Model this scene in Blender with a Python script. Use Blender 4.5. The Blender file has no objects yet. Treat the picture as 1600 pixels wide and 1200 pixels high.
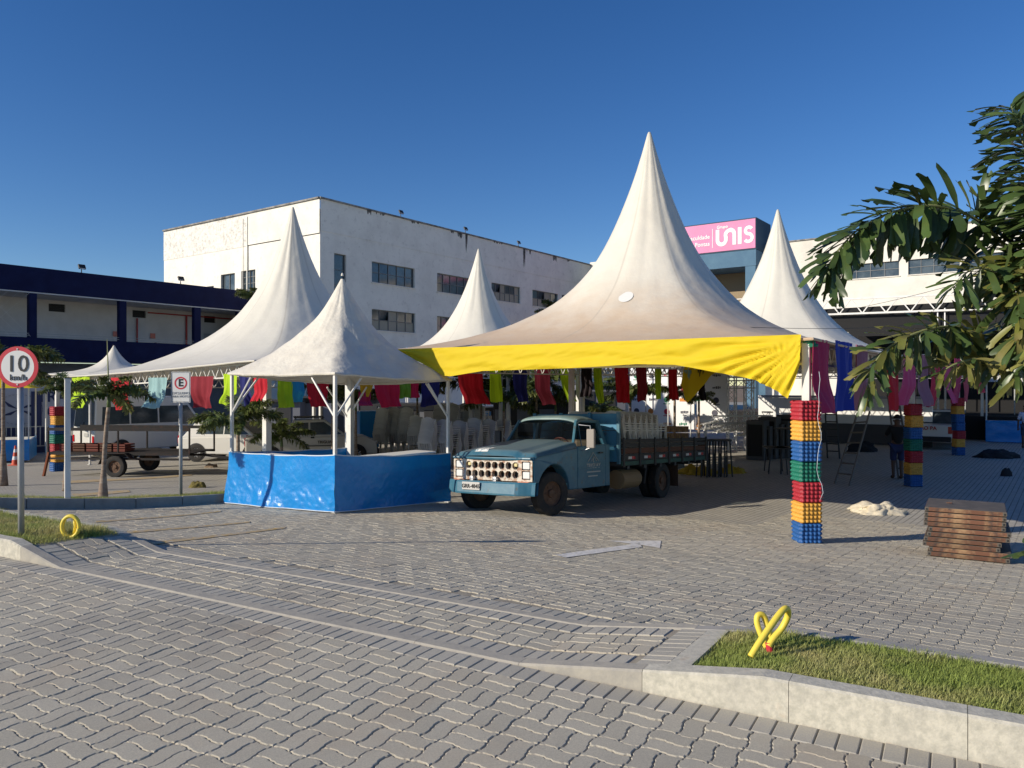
import bpy, math, random
from mathutils import Vector, Matrix, noise
random.seed(7)
R = math.radians
sc = bpy.context.scene
COL = sc.collection
# ---------------------------------------------------------------- camera
CH = 2.6                       # camera height above the far, level part of the lot
cam_d = bpy.data.cameras.new('camera'); cam = bpy.data.objects.new('camera', cam_d); COL.objects.link(cam)
cam.location = (0, 0, CH); cam.rotation_euler = (R(90), 0, 0)
cam_d.sensor_width = 36; cam_d.lens = 27.0; cam_d.clip_start = .05; cam_d.clip_end = 3000
sc.camera = cam
# ---------------------------------------------------------------- daylight
SUN_EL = R(22.5); SX, SY = -.913, -.407           # direction towards the sun, on the ground plane
world = bpy.data.worlds.new('World'); sc.world = world; world.use_nodes = True
wn = world.node_tree.nodes; wl = world.node_tree.links
sky = wn.new('ShaderNodeTexSky'); sky.sky_type = 'NISHITA'; sky.sun_disc = False
sky.sun_elevation = SUN_EL; sky.sun_rotation = math.atan2(SX, SY)
sky.altitude = 900; sky.air_density = 1.0; sky.dust_density = .1; sky.ozone_density = 3.0
skyc = wn.new('ShaderNodeHueSaturation'); skyc.inputs['Saturation'].default_value = 1.27; skyc.inputs['Hue'].default_value = .511; skyc.inputs['Value'].default_value = 1.0
wl.new(sky.outputs[0], skyc.inputs['Color']); wl.new(skyc.outputs[0], wn['Background'].inputs[0]); wn['Background'].inputs[1].default_value = .115
sun_d = bpy.data.lights.new('sun', 'SUN'); sun = bpy.data.objects.new('sun', sun_d); COL.objects.link(sun)
sun_d.energy = 5.0; sun_d.angle = R(.5); sun_d.color = (1, .90, .75)
to_sun = Vector((SX * math.cos(SUN_EL), SY * math.cos(SUN_EL), math.sin(SUN_EL)))
sun.rotation_euler = to_sun.to_track_quat('Z', 'Y').to_euler(); sun.location = (-30, -14, 30)
sc.view_settings.view_transform = 'Standard'; sc.view_settings.look = 'None'
sc.view_settings.exposure = 0.0; sc.view_settings.gamma = 1.0; sc.view_settings.use_curve_mapping = False
sc.render.engine = 'CYCLES'
sc.cycles.max_bounces = 6; sc.cycles.transparent_max_bounces = 8

# ---------------------------------------------------------------- frames of reference
D1 = Vector((.586, .81, 0)).normalized(); D2 = Vector((-D1.y, D1.x, 0))      # the lot, tents and buildings
A1 = math.atan2(D1.y, D1.x)
RU = Vector((.866, -.5, 0)); RN = Vector((.5, .866, 0))                      # the road and its kerbs
def uv(u, v, z=0): p = RU * u + RN * v; return Vector((p.x, p.y, z))
def UV(x, y): return x * RU.x + y * RU.y, x * RN.x + y * RN.y
def lerp(a, b, t): return a + (b - a) * t
def clamp(x, a=0., b=1.): return max(a, min(b, x))
def sstep(a, b, x): t = clamp((x - a) / (b - a)); return t * t * (3 - 2 * t)
PROF = [(-50, .85), (4.2, .85), (5.3, .80), (7.5, .60), (10, .38), (12.2, .25), (14, .13), (17, .04), (22, 0), (500, 0)]
def g(x, y):
    v = x * RN.x + y * RN.y
    for (a, za), (b, zb) in zip(PROF, PROF[1:]):
        if v <= b: z = lerp(za, zb, (v - a) / (b - a)); break
    else: z = 0
    z -= .03 * clamp(-3 - x, 0, 13) * sstep(5.3, 9, v)
    return z
def px(x, y, Y): return Vector(((x - 800) / 1200 * Y, Y, CH - (y - 600) / 1200 * Y))
def gr(x, y, dz=0.):
    dx, dz_ = (x - 800) / 1200, -(y - 600) / 1200
    Y = 1.5
    while Y < 200:
        if CH + dz_ * Y <= g(dx * Y, Y) + dz: break
        Y += .02
    return Vector((dx * Y, Y, g(dx * Y, Y) + dz))

# ---------------------------------------------------------------- materials
MATS = {}
def mat(name, col, rough=.7, metal=0., var=None, bump=None, transl=0., alpha=None, spec=.5, island=0., obj=0., coat=0.,
        emit=None, stretch=(1, 1, 1), var2=None, pos=False, var3=None):
    m = bpy.data.materials.new(name); m.use_nodes = True; nt = m.node_tree; n = nt.nodes; l = nt.links
    b = n['Principled BSDF']; b.inputs['Roughness'].default_value = rough; b.inputs['Metallic'].default_value = metal
    b.inputs['Specular IOR Level'].default_value = spec; b.inputs['Coat Weight'].default_value = coat
    c4 = (*col, 1); b.inputs['Base Color'].default_value = c4; out = None
    def coords():
        tc = n.new('ShaderNodeTexCoord'); mp = n.new('ShaderNodeMapping'); mp.inputs['Scale'].default_value = stretch
        l.new(n.new('ShaderNodeNewGeometry').outputs['Position'] if pos else tc.outputs['Object'], mp.inputs[0]); return mp.outputs[0]
    co = coords() if (var or bump or var2) else None
    def mixin(prev, fac, c):
        mx = n.new('ShaderNodeMix'); mx.data_type = 'RGBA'
        if prev is None: mx.inputs['A'].default_value = c4
        else: l.new(prev, mx.inputs['A'])
        mx.inputs['B'].default_value = (*c, 1); l.new(fac, mx.inputs['Factor']); return mx.outputs['Result']
    for vv in (var, var2, var3):
        if not vv: continue
        sc_, lo, hi, c2 = vv[:4]
        t = n.new('ShaderNodeTexNoise'); t.inputs['Scale'].default_value = sc_; t.inputs['Detail'].default_value = 8
        t.inputs['Roughness'].default_value = .65; l.new(co, t.inputs['Vector'])
        mr = n.new('ShaderNodeMapRange'); mr.inputs['From Min'].default_value = lo; mr.inputs['From Max'].default_value = hi
        mr.inputs['To Max'].default_value = vv[4] if len(vv) > 4 else 1.
        l.new(t.outputs['Fac'], mr.inputs['Value']); out = mixin(out, mr.outputs[0], c2)
    if island or obj:
        ge = n.new('ShaderNodeNewGeometry'); oi = n.new('ShaderNodeObjectInfo')
        ad = n.new('ShaderNodeMath'); ad.operation = 'ADD'; l.new(ge.outputs['Random Per Island'], ad.inputs[0]); l.new(oi.outputs['Random'], ad.inputs[1])
        fr = n.new('ShaderNodeMath'); fr.operation = 'FRACT'; l.new(ad.outputs[0], fr.inputs[0])
        mr = n.new('ShaderNodeMapRange'); k = island or obj
        mr.inputs['To Min'].default_value = 1 - k; mr.inputs['To Max'].default_value = 1 + k; l.new(fr.outputs[0], mr.inputs['Value'])
        hs = n.new('ShaderNodeHueSaturation'); l.new(mr.outputs[0], hs.inputs['Value'])
        if out is None: hs.inputs['Color'].default_value = c4
        else: l.new(out, hs.inputs['Color'])
        out = hs.outputs[0]
    if out is not None: l.new(out, b.inputs['Base Color'])
    if bump:
        t = n.new('ShaderNodeTexNoise'); t.inputs['Scale'].default_value = bump[0]; t.inputs['Detail'].default_value = 6; l.new(co, t.inputs['Vector'])
        bp = n.new('ShaderNodeBump'); bp.inputs['Strength'].default_value = bump[1]; bp.inputs['Distance'].default_value = bump[2] if len(bump) > 2 else .01
        l.new(t.outputs['Fac'], bp.inputs['Height']); l.new(bp.outputs[0], b.inputs['Normal'])
    if transl:
        tr = n.new('ShaderNodeBsdfTranslucent'); tr.inputs['Color'].default_value = c4
        if out is not None: l.new(out, tr.inputs['Color'])
        mx = n.new('ShaderNodeMixShader'); mx.inputs[0].default_value = transl
        l.new(b.outputs[0], mx.inputs[1]); l.new(tr.outputs[0], mx.inputs[2]); l.new(mx.outputs[0], n['Material Output'].inputs[0])
    if alpha is not None: b.inputs['Alpha'].default_value = alpha
    if emit: b.inputs['Emission Color'].default_value = (*emit[0], 1); b.inputs['Emission Strength'].default_value = emit[1]
    MATS[name] = m; return m
def glassmat(name, col=(.6, .65, .65), rough=.02):
    m = bpy.data.materials.new(name); m.use_nodes = True; n = m.node_tree.nodes; l = m.node_tree.links
    b = n['Principled BSDF']; b.inputs['Base Color'].default_value = (.02, .025, .03, 1); b.inputs['Roughness'].default_value = rough; b.inputs['Coat Weight'].default_value = .3
    tr = n.new('ShaderNodeBsdfTransparent'); tr.inputs[0].default_value = (*col, 1)
    fr = n.new('ShaderNodeFresnel'); fr.inputs[0].default_value = 1.5; mx = n.new('ShaderNodeMixShader')
    mr = n.new('ShaderNodeMapRange'); mr.inputs['To Min'].default_value = .12; mr.inputs['To Max'].default_value = 1; l.new(fr.outputs[0], mr.inputs['Value'])
    l.new(mr.outputs[0], mx.inputs[0]); l.new(tr.outputs[0], mx.inputs[1]); l.new(b.outputs[0], mx.inputs[2]); l.new(mx.outputs[0], n['Material Output'].inputs[0])
    MATS[name] = m; return m

# ---------------------------------------------------------------- mesh builder
class MB:
    def __init__(s): s.v = []; s.f = []; s.m = []; s.k = 0
    def add(s, vs, fs):
        o = len(s.v); s.v += [tuple(p) for p in vs]; s.f += [tuple(o + i for i in f) for f in fs]; s.m += [s.k] * len(fs); return s
    def mi(s, k): s.k = k; return s
    def box(s, c, d, M=None):
        x, y, z = d[0] / 2, d[1] / 2, d[2] / 2
        vs = [Vector((a * x, b * y, e * z)) for a in (-1, 1) for b in (-1, 1) for e in (-1, 1)]
        if M: vs = [M @ p for p in vs]
        c = Vector(c); return s.add([p + c for p in vs], [(0, 1, 3, 2), (4, 6, 7, 5), (0, 4, 5, 1), (2, 3, 7, 6), (0, 2, 6, 4), (1, 5, 7, 3)])
    def bar(s, a, b, w, h=None, up=(0, 0, 1)):
        a, b = Vector(a), Vector(b); h = h or w; t = (b - a).normalized(); u = Vector(up)
        if abs(t.dot(u)) > .98: u = Vector((1, 0, 0))
        sx = t.cross(u).normalized() * w / 2; sz = sx.cross(t).normalized() * h / 2
        vs = [p + i * sx + j * sz for p in (a, b) for i, j in ((-1, -1), (1, -1), (1, 1), (-1, 1))]
        return s.add(vs, [(3, 2, 1, 0), (4, 5, 6, 7), (0, 1, 5, 4), (1, 2, 6, 5), (2, 3, 7, 6), (3, 0, 4, 7)])
    def tube(s, pts, r, n=8, caps=True, rs=None):
        pts = [Vector(p) for p in pts]; vs = []; fs = []; pu = None
        for i, p in enumerate(pts):
            t = (pts[min(i + 1, len(pts) - 1)] - pts[max(i - 1, 0)]).normalized()
            if pu is None: pu = t.orthogonal().normalized()
            pu = (pu - t * pu.dot(t)).normalized(); w = t.cross(pu); rr = rs[i] if rs else r
            vs += [p + (pu * math.cos(2 * math.pi * k / n) + w * math.sin(2 * math.pi * k / n)) * rr for k in range(n)]
        for i in range(len(pts) - 1):
            for k in range(n): a = i * n + k; b = i * n + (k + 1) % n; fs.append((a, b, b + n, a + n))
        if caps: fs += [tuple(range(n))[::-1], tuple((len(pts) - 1) * n + k for k in range(n))]
        return s.add(vs, fs)
    def grid(s, fn, nu, nv, close=False):
        vs = [fn(i / nu, j / nv) for i in range(nu + 1) for j in range(nv + 1)]
        fs = [(i * (nv + 1) + j, (i + 1) * (nv + 1) + j, (i + 1) * (nv + 1) + j + 1, i * (nv + 1) + j + 1) for i in range(nu) for j in range(nv)]
        return s.add(vs, fs)
    def prism(s, pts, fn, a, b):            # outline pts (2D), fn(p, t) -> 3D, extruded from a to b
        n = len(pts); vs = [fn(p, a) for p in pts] + [fn(p, b) for p in pts]
        return s.add(vs, [tuple(range(n))[::-1], tuple(range(n, 2 * n))] + [(i, (i + 1) % n, n + (i + 1) % n, n + i) for i in range(n)])
    def lathe(s, prof, n=24, M=None):      # prof [(r, z)], about z
        M = M or Matrix.Identity(4); vs = []; fs = []
        for r, z in prof: vs += [M @ Vector((r * math.cos(2 * math.pi * k / n), r * math.sin(2 * math.pi * k / n), z)) for k in range(n)]
        for i in range(len(prof) - 1):
            for k in range(n): a = i * n + k; b = i * n + (k + 1) % n; fs.append((a, b, b + n, a + n))
        return s.add(vs, fs)
    def mesh(s, name, mats, smooth=False):
        me = bpy.data.meshes.new(name); me.from_pydata(s.v, [], s.f)
        for m in (mats if isinstance(mats, (list, tuple)) else [mats]): me.materials.append(m)
        if any(s.m): me.polygons.foreach_set('material_index', s.m)
        me.update()
        if smooth: me.polygons.foreach_set('use_smooth', [True] * len(me.polygons))
        return me
    def build(s, name, mats, parent=None, smooth=False, bevel=0., loc=None, rot=None, solid=0., subd=0, **props):
        o = bpy.data.objects.new(name, s.mesh(name, mats, smooth)); COL.objects.link(o); o.parent = parent
        if loc is not None: o.location = loc
        if rot is not None: o.rotation_euler = rot
        if subd: md = o.modifiers.new('s', 'SUBSURF'); md.levels = md.render_levels = subd
        if solid: md = o.modifiers.new('t', 'SOLIDIFY'); md.thickness = solid; md.offset = 0
        if bevel: md = o.modifiers.new('b', 'BEVEL'); md.width = bevel; md.segments = 2; md.limit_method = 'ANGLE'; md.angle_limit = R(30); md.harden_normals = False
        for k, v in props.items(): o[k] = v
        return o
def link(name, me, parent=None, loc=(0, 0, 0), rot=(0, 0, 0), scale=None, M=None):
    o = bpy.data.objects.new(name, me); COL.objects.link(o); o.parent = parent
    if M is not None: o.matrix_basis = M
    else:
        o.location = loc; o.rotation_euler = rot
        if scale: o.scale = scale
    return o
def thing(name, label, cat, loc=(0, 0, 0), rz=0., group=None, M=None, kind=None):
    o = bpy.data.objects.new(name, None); COL.objects.link(o); o.empty_display_size = .2
    if M is not None: o.matrix_basis = M
    else: o.location = loc; o.rotation_euler = (0, 0, rz)
    return tag(o, label, cat, group, kind)
def tag(o, label=None, cat=None, group=None, kind=None):
    if label: o['label'] = label
    if cat: o['category'] = cat
    if group: o['group'] = group
    if kind: o['kind'] = kind
    return o
KIDS = {}
def copy_tree(o, parent=None):
    c = o.copy(); COL.objects.link(c); c.parent = parent
    for ch in list(o.children): copy_tree(ch, c)
    return c
def text(body, size, m, parent, M, name='lettering', thick=.0, ext=.002, ax='CENTER', sx=1.):
    cu = bpy.data.curves.new('t', 'FONT'); cu.body = body; cu.size = size; cu.align_x = ax; cu.align_y = 'CENTER'; cu.offset = thick; cu.extrude = ext; cu.resolution_u = 3
    ob = bpy.data.objects.new('t', cu); COL.objects.link(ob); bpy.context.view_layer.update()
    me = bpy.data.meshes.new_from_object(ob.evaluated_get(bpy.context.evaluated_depsgraph_get()))
    bpy.data.objects.remove(ob); bpy.data.curves.remove(cu); me.materials.clear(); me.materials.append(m); me.name = name
    if sx != 1.: me.transform(Matrix.Diagonal((sx, 1, 1, 1)))
    return link(name, me, parent, M=M)
def plate_M(o, xdir, ydir):              # matrix with text x along xdir, y along ydir
    x = Vector(xdir).normalized(); y = Vector(ydir).normalized(); z = x.cross(y)
    return Matrix(((x.x, y.x, z.x, o[0]), (x.y, y.y, z.y, o[1]), (x.z, y.z, z.z, o[2]), (0, 0, 0, 1)))

# palette
PAV = mat('paver_concrete', (.55, .505, .40), .9, var=(150, .38, .62, (.41, .375, .30)), var2=(1.0, .50, .72, (.46, .375, .27), .6), var3=(.45, .52, .70, (.27, .25, .22), .55), bump=(300, 1., .004), obj=.07, pos=True)
PAV2 = mat('border_paver', (.51, .47, .375), .9, var=(120, .38, .62, (.40, .38, .335)), var2=(.6, .52, .70, (.30, .27, .23), .5), bump=(300, 1., .004), obj=.07, pos=True)
SAND = mat('joint_sand', (.44, .39, .29), .95, var=(14, .3, .7, (.24, .21, .17)), bump=(120, .6, .006))
CONC = mat('kerb_concrete', (.58, .545, .45), .9, var=(22, .40, .62, (.43, .41, .34)), var3=(2.2, .5, .68, (.40, .38, .33), .6), var2=(3.3, .62, .74, (.42, .26, .15), .55), bump=(60, .5, .006))
CONCG = mat('grey_concrete', (.34, .325, .30), .9, var=(4, .4, .7, (.25, .24, .22)), bump=(60, .4, .006))
SOIL = mat('soil', (.20, .18, .09), .95, var=(12, .4, .7, (.16, .13, .08)))
GRASS = mat('grass_blades', (.31, .38, .085), .7, island=.35, transl=.3, var=(1.6, .42, .62, (.52, .48, .20)))
WHITE = mat('white_paint', (.72, .71, .67), .5, var=(3, .5, .8, (.55, .53, .48)))
CLEANW = mat('clean_white', (.78, .78, .76), .45)
GALV = mat('galvanised_steel', (.42, .43, .43), .5, metal=.35, var=(6, .4, .7, (.33, .34, .34)))
DARKM = mat('dark_metal', (.03, .03, .032), .5, metal=.3)
BLACK = mat('black', (.012, .012, .013), .6)
RUBBER = mat('rubber', (.022, .021, .02), .85, var=(8, .5, .75, (.06, .045, .03)))
YEL = mat('yellow_cloth', (.88, .66, .015), .75, transl=.3, bump=(5, .15, .03))
GLASS = glassmat('glass')
DGLASS = mat('window_glass', (.035, .05, .06), .08, spec=.8, var=(.8, .4, .6, (.09, .11, .12)))
# ================================================================ GROUND
def sheet(name, pts_fn, nu, nv, m, dz):
    mb = MB(); mb.grid(pts_fn, nu, nv); o = mb.build(name, m, smooth=True, kind='structure'); return o
# far natural ground reaching the horizon, laid below everything
def far_ground(i, j):
    ys = -60 + 1560 * (i ** 2.2); xs = (j - .5) * 2; x = math.copysign(abs(xs) ** 2 * 1500, xs)
    return (x, ys, g(clamp(x, -60, 60), ys) - .45)
EARTH = mat('red_earth', (.24, .15, .09), .95, var=(.2, .35, .65, (.17, .13, .08)))
sheet('ground', far_ground, 90, 90, EARTH, 0)
# sand bed under the near paving, seen in the joints
def bedz(x, y):
    u, v = UV(x, y); z = g(x, y)
    if 4.17 < v < 5.32: z += flare(u)
    return z
def flare(u): return .20 * clamp((u + 2.38) / 1.5) if u > -5 else .17 * clamp((-7.40 - u) / .85)
mb = MB()
mb.grid(lambda i, j: (lambda p: (p.x, p.y, g(p.x, p.y) - .009))(uv(lerp(-16, 8, i), lerp(-1.5, 4.2, j))), 60, 14)
mb.build('road', SAND, smooth=True, kind='structure')
ROAD = bpy.data.objects['road']
mb = MB()
mb.grid(lambda i, j: (lambda u, v: (lambda p: (p.x, p.y, g(p.x, p.y) + flare(u) - .009))(uv(u, v)))(lerp(-8.1, -1.3, i), lerp(4.2, 5.3, j)), 60, 6)
mb.build('pavement', SAND, smooth=True, kind='structure')
PAVEMENT = bpy.data.objects['pavement']
YMAX = 13.6     # farther than this the joints are drawn by the material
# lot: near part sand bed, far part paved surface
def ab(a, b): p = D1 * a + D2 * b; return p.x, p.y
CELL = .22
mb = MB()
LOTFAR = bpy.data.materials.new('far_paving'); LOTFAR.use_nodes = True
nt = LOTFAR.node_tree; n = nt.nodes; l = nt.links; bs = n['Principled BSDF']; bs.inputs['Roughness'].default_value = .9
tc = n.new('ShaderNodeTexCoord'); mp = n.new('ShaderNodeMapping'); mp.inputs['Rotation'].default_value = (0, 0, -A1); l.new(tc.outputs['Object'], mp.inputs[0])
br = n.new('ShaderNodeTexBrick'); br.offset = .5; br.inputs['Scale'].default_value = 1; br.inputs['Brick Width'].default_value = .22; br.inputs['Row Height'].default_value = .11
br.inputs['Mortar Size'].default_value = .009; br.inputs['Mortar Smooth'].default_value = .2
br.inputs['Color1'].default_value = (.48, .45, .38, 1); br.inputs['Color2'].default_value = (.40, .375, .32, 1); br.inputs['Mortar'].default_value = (.15, .14, .115, 1)
l.new(mp.outputs[0], br.inputs[0])
no = n.new('ShaderNodeTexNoise'); no.inputs['Scale'].default_value = .55; no.inputs['Detail'].default_value = 8; l.new(tc.outputs['Object'], no.inputs[0])
mr = n.new('ShaderNodeMapRange'); mr.inputs['From Min'].default_value = .4; mr.inputs['From Max'].default_value = .72; mr.inputs['To Max'].default_value = .4; l.new(no.outputs[0], mr.inputs[0])
mx = n.new('ShaderNodeMix'); mx.data_type = 'RGBA'; l.new(mr.outputs[0], mx.inputs[0]); l.new(br.outputs[0], mx.inputs['A']); mx.inputs['B'].default_value = (.46, .42, .35, 1)
l.new(mx.outputs['Result'], bs.inputs[0])
bp = n.new('ShaderNodeBump'); bp.inputs['Strength'].default_value = .6; bp.inputs['Distance'].default_value = .01; bp.invert = True
l.new(br.outputs['Fac'], bp.inputs['Height']); l.new(bp.outputs[0], bs.inputs['Normal'])
def is_near(i, j):       # 2.2 m tiles of the lot frame: near ones carry real pavers
    x, y = ab((i + .5) * 2.2, (j + .5) * 2.2); return y < YMAX + .4 and y > -6
near, far = MB(), MB()
for i in range(-14, 56):
    for j in range(-46, 46):
        x, y = ab((i + .5) * 2.2, (j + .5) * 2.2); v = x * RN.x + y * RN.y
        if v < 3.0 or y < -3 or y > 110: continue
        nr = is_near(i, j); k = 4 if nr or y < 24 else 1; t = near if nr else far
        def fn(a, b, i=i, j=j, nr=nr):
            X, Y = ab((i + a) * 2.2, (j + b) * 2.2); u_, v_ = UV(X, Y)
            if v_ < 5.34: s = 5.34 - v_; X += RN.x * s; Y += RN.y * s        # trimmed along the kerb line
            return (X, Y, g(X, Y) - (.009 if nr else .004))
        t.grid(fn, k, k)
far.build('parking_lot', LOTFAR, kind='structure')
LOT = near.build('parking_lot_sand_bed', SAND, smooth=True, kind='structure')

# ---------------------------------------------------------------- pavers (basket weave of wavy 22 x 11 cm blocks)
W = [(0, 0), (.024, .0), (.036, .0085), (.084, .0085), (.096, 0), (.11, 0), (.124, 0), (.136, -.0085), (.184, -.0085), (.196, 0), (.22, 0)]
def outline_H(top):       # one of the pair lying along x; top = upper half
    y0 = .11 if top else 0.
    lo = [(x, y0 + w) for x, w in W]
    rt = [(.22 + w, y) for y, w in W if y0 < y < y0 + .11]
    hi = [(x, y0 + .11 + w) for x, w in reversed(W)]
    lf = [(w, y) for y, w in reversed(W) if y0 < y < y0 + .11]
    return lo + rt + hi + lf
def paver_geo(o, c, simple=False, gap=.0022, th=.03):
    n_ = len(o); ins = []
    def inset(d):
        r = []
        for i in range(n_):
            p0, p1, p2 = Vector(o[i - 1]), Vector(o[i]), Vector(o[(i + 1) % n_])
            e1 = (p1 - p0).normalized(); e2 = (p2 - p1).normalized(); nn = Vector((-e1.y - e2.y, e1.x + e2.x)); L = nn.length
            nn = nn / L if L > 1e-6 else Vector((-e1.y, e1.x)); k = 1 / max(.5, nn.dot(Vector((-e1.y, e1.x))))
            r.append(p1 + nn * d * k)
        return r
    top = inset(gap + (.002 if simple else .005)); mid = inset(gap)
    vs = [(p.x - c[0], p.y - c[1], 0) for p in top]
    if simple:
        vs += [(p.x - c[0], p.y - c[1], -th) for p in mid]; rings = 2
    else:
        vs += [(p.x - c[0], p.y - c[1], -.005) for p in mid] + [(p.x - c[0], p.y - c[1], -th) for p in mid]; rings = 3
    fs = [tuple(range(n_))]
    for r_ in range(rings - 1):
        for i in range(n_): a = r_ * n_ + i; b = r_ * n_ + (i + 1) % n_; fs.append((a + n_, b + n_, b, a))
    return vs, fs
def shapes(simple):
    S = []
    for top in (0, 1): S.append((paver_geo(outline_H(top), (.11, .055 + .11 * top), simple), (.11, .055 + .11 * top)))
    for top in (0, 1):
        o = [(y, x) for x, y in outline_H(top)][::-1]; c = (.055 + .11 * top, .11); S.append((paver_geo(o, c, simple), c))
    return S
FULL = shapes(False); SIMP = shapes(True)
BORD = paver_geo([(0, 0), (.1, 0), (.1, .2), (0, .2)], (.05, .1), False, .003)
def mk(geo, name, m): mb = MB(); mb.add(*geo); return mb.mesh(name, m)
FULL_ME = [mk(s_[0], 'paver', PAV) for s_ in FULL]; BORD_ME = mk(BORD, 'border_paver', PAV2)
def place_pavers(slots, owner, hgt, fx, fy, meshes, simples, m, far_y=8.5, n_ind=300, nm='paver'):
    # slots: (x, y, shape index); nearest ones are objects, the rest one joined part
    slots.sort(key=lambda s_: s_[1] ** 2 + s_[0] ** 2 * .3)
    rest = MB(); ang = math.atan2(fx.y, fx.x)
    for q, (x, y, k) in enumerate(slots):
        e = .05
        dzx = (hgt(x + fx.x * e, y + fx.y * e) - hgt(x - fx.x * e, y - fx.y * e)) / (2 * e)
        dzy = (hgt(x + fy.x * e, y + fy.y * e) - hgt(x - fy.x * e, y - fy.y * e)) / (2 * e)
        dzx += random.gauss(0, .0035); dzy += random.gauss(0, .0035); z = hgt(x, y) + random.gauss(0, .0012)
        ex = Vector((fx.x, fx.y, dzx)).normalized(); ey = Vector((fy.x, fy.y, dzy)); ey = (ey - ex * ey.dot(ex)).normalized(); ez = ex.cross(ey)
        M = Matrix(((ex.x, ey.x, ez.x, x), (ex.y, ey.y, ez.y, y), (ex.z, ey.z, ez.z, z), (0, 0, 0, 1)))
        if q < n_ind: link(nm, meshes[k], owner, M=M)
        else:
            vs, fs = simples[k] if y > far_y else FULLG[k] if len(simples) > 1 else simples[k]
            rest.add([M @ Vector(p) for p in vs], fs)
    if rest.f: rest.build(nm + '_field', m, owner, kind='stuff')
FULLG = [s_[0] for s_ in FULL]; SIMPG = [s_[0] for s_ in SIMP]
def cells(ua, ub, fx, fy, keep, org=Vector((0, 0, 0))):
    out = []
    for i in range(ua[0], ua[1]):
        for j in range(ub[0], ub[1]):
            H = (i + j) % 2 == 0
            for k in ((0, 1) if H else (2, 3)):
                c = FULL[k][1]; p = org + fx * (i * CELL + c[0]) + fy * (j * CELL + c[1])
                if keep(p.x, p.y): out.append((p.x, p.y, k))
    return out
def infr(x, y, m=.45): return y > 2.2 and abs(x) < .667 * y + m
road_slots = cells((-55, 25), (-8, 18), RU, RN, lambda x, y: infr(x, y, .8) and UV(x, y)[1] < 3.95, uv(0, .0))
place_pavers(road_slots, ROAD, lambda x, y: g(x, y), RU, RN, FULL_ME, SIMPG, PAV)
# crossing between the two kerb lines
def hcross(x, y): return g(x, y) + flare(UV(x, y)[0])
o0 = uv(-1.66, 4.52)
cs = cells((-30, 0), (0, 2), RU, RN, lambda x, y: -8.05 < UV(x, y)[0] < -1.66, o0)
place_pavers(cs, PAVEMENT, hcross, RU, RN, FULL_ME, SIMPG, PAV, far_y=99)
bs_ = []
def border_row(u0, u1, v, owner, hg):
    s_ = []; u = u0
    while u < u1 - .05: p = uv(u + .05, v); s_.append((p.x, p.y, 0)); u += .1
    return [q for q in s_ if infr(q[0], q[1])]
place_pavers(border_row(-12, 4.5, 4.06, 0, 0), ROAD, lambda x, y: g(x, y), RU, RN, [BORD_ME], [BORD], PAV2, n_ind=120, nm='border_paver')
place_pavers(border_row(-8.0, -1.66, 4.385, 0, 0) + border_row(-8.0, -1.66, 5.10, 0, 0), PAVEMENT, hcross, RU, RN, [BORD_ME], [BORD], PAV2, n_ind=140, nm='border_paver')
s_ = []
for k in range(9): p = uv(-1.55, 4.35 + k * .1); s_.append((p.x, p.y, 0))
place_pavers(s_, PAVEMENT, hcross, RN, -RU, [BORD_ME], [BORD], PAV2, nm='border_paver')
place_pavers(border_row(-14, 5, 5.43, 0, 0), LOT, lambda x, y: g(x, y), RU, RN, [BORD_ME], [BORD], PAV2, n_ind=120, nm='border_paver')
def lot_ok(x, y):
    if not infr(x, y): return False
    if UV(x, y)[1] < 5.61: return False
    a, b = x * D1.x + y * D1.y, x * D2.x + y * D2.y
    return is_near(math.floor(a / 2.2), math.floor(b / 2.2))
lot_slots = cells((0, 100), (-60, 80), D1, D2, lot_ok)
place_pavers(lot_slots, LOT, lambda x, y: g(x, y), D1, D2, FULL_ME, SIMPG, PAV, far_y=8)

# ---------------------------------------------------------------- kerbs
def kerb_run(name, u0, u1, v0, v1, zfn, step, label=None, depth=.35, m=CONC):
    root = tag(bpy.data.objects.new(name, None), kind='structure'); COL.objects.link(root)
    u = u0
    while u < u1 - .01:
        e = min(u + step, u1); mb = MB(); n_ = 6
        for q in range(n_):
            a, b = lerp(u + .0015, e - .0015, q / n_), lerp(u + .0015, e - .0015, (q + 1) / n_)
            pa0, pa1, pb0, pb1 = uv(a, v0), uv(a, v1), uv(b, v0), uv(b, v1)
            za, zb = zfn(a, pa0), zfn(b, pb0); ch = .012
            def V(p, z): return (p.x, p.y, z)
            a0c, b0c = uv(a, v0 + ch), uv(b, v0 + ch)
            base = min(g(pa0.x, pa0.y), g(pa1.x, pa1.y)) - depth
            vs = [V(pa0, base), V(pb0, base), V(pb0, zb - ch), V(pa0, za - ch), V(b0c, zb), V(a0c, za), V(pb1, zb), V(pa1, za), V(pb1, base), V(pa1, base)]
            fs = [(0, 1, 2, 3), (3, 2, 4, 5), (5, 4, 6, 7), (7, 6, 8, 9)]
            if q == 0: fs.append((0, 3, 5, 7, 9))
            if q == n_ - 1: fs.append((1, 8, 6, 4, 2))
            mb.add(vs, fs)
        mb.build('kerb_stone', m, root); u = e
    return root
CONCF = mat('flush_kerb_concrete', (.40, .37, .31), .9, var=(10, .42, .62, (.33, .31, .27)), bump=(60, .5, .006))
GT = 1.05       # top of the raised kerbs
def zk(u, p): return g(p.x, p.y) + .005 + flare(u)
kerb_run('front_kerb', -13.5, -8.15 + .1, 4.17, 4.29, zk, .9)
kerb_run('front_kerb', -8.05, -1.55, 4.17, 4.28, zk, .8125, m=CONCF)
kerb_run('front_kerb', -1.55, 6.25, 4.17, 4.30, zk, .8)
kerb_run('back_kerb', -8.05, -1.55, 5.20, 5.30, zk, .8125, m=CONCF)
kerb_run('back_kerb', -1.55, 6.25, 5.17, 5.27, zk, .8, m=CONCG)
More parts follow.
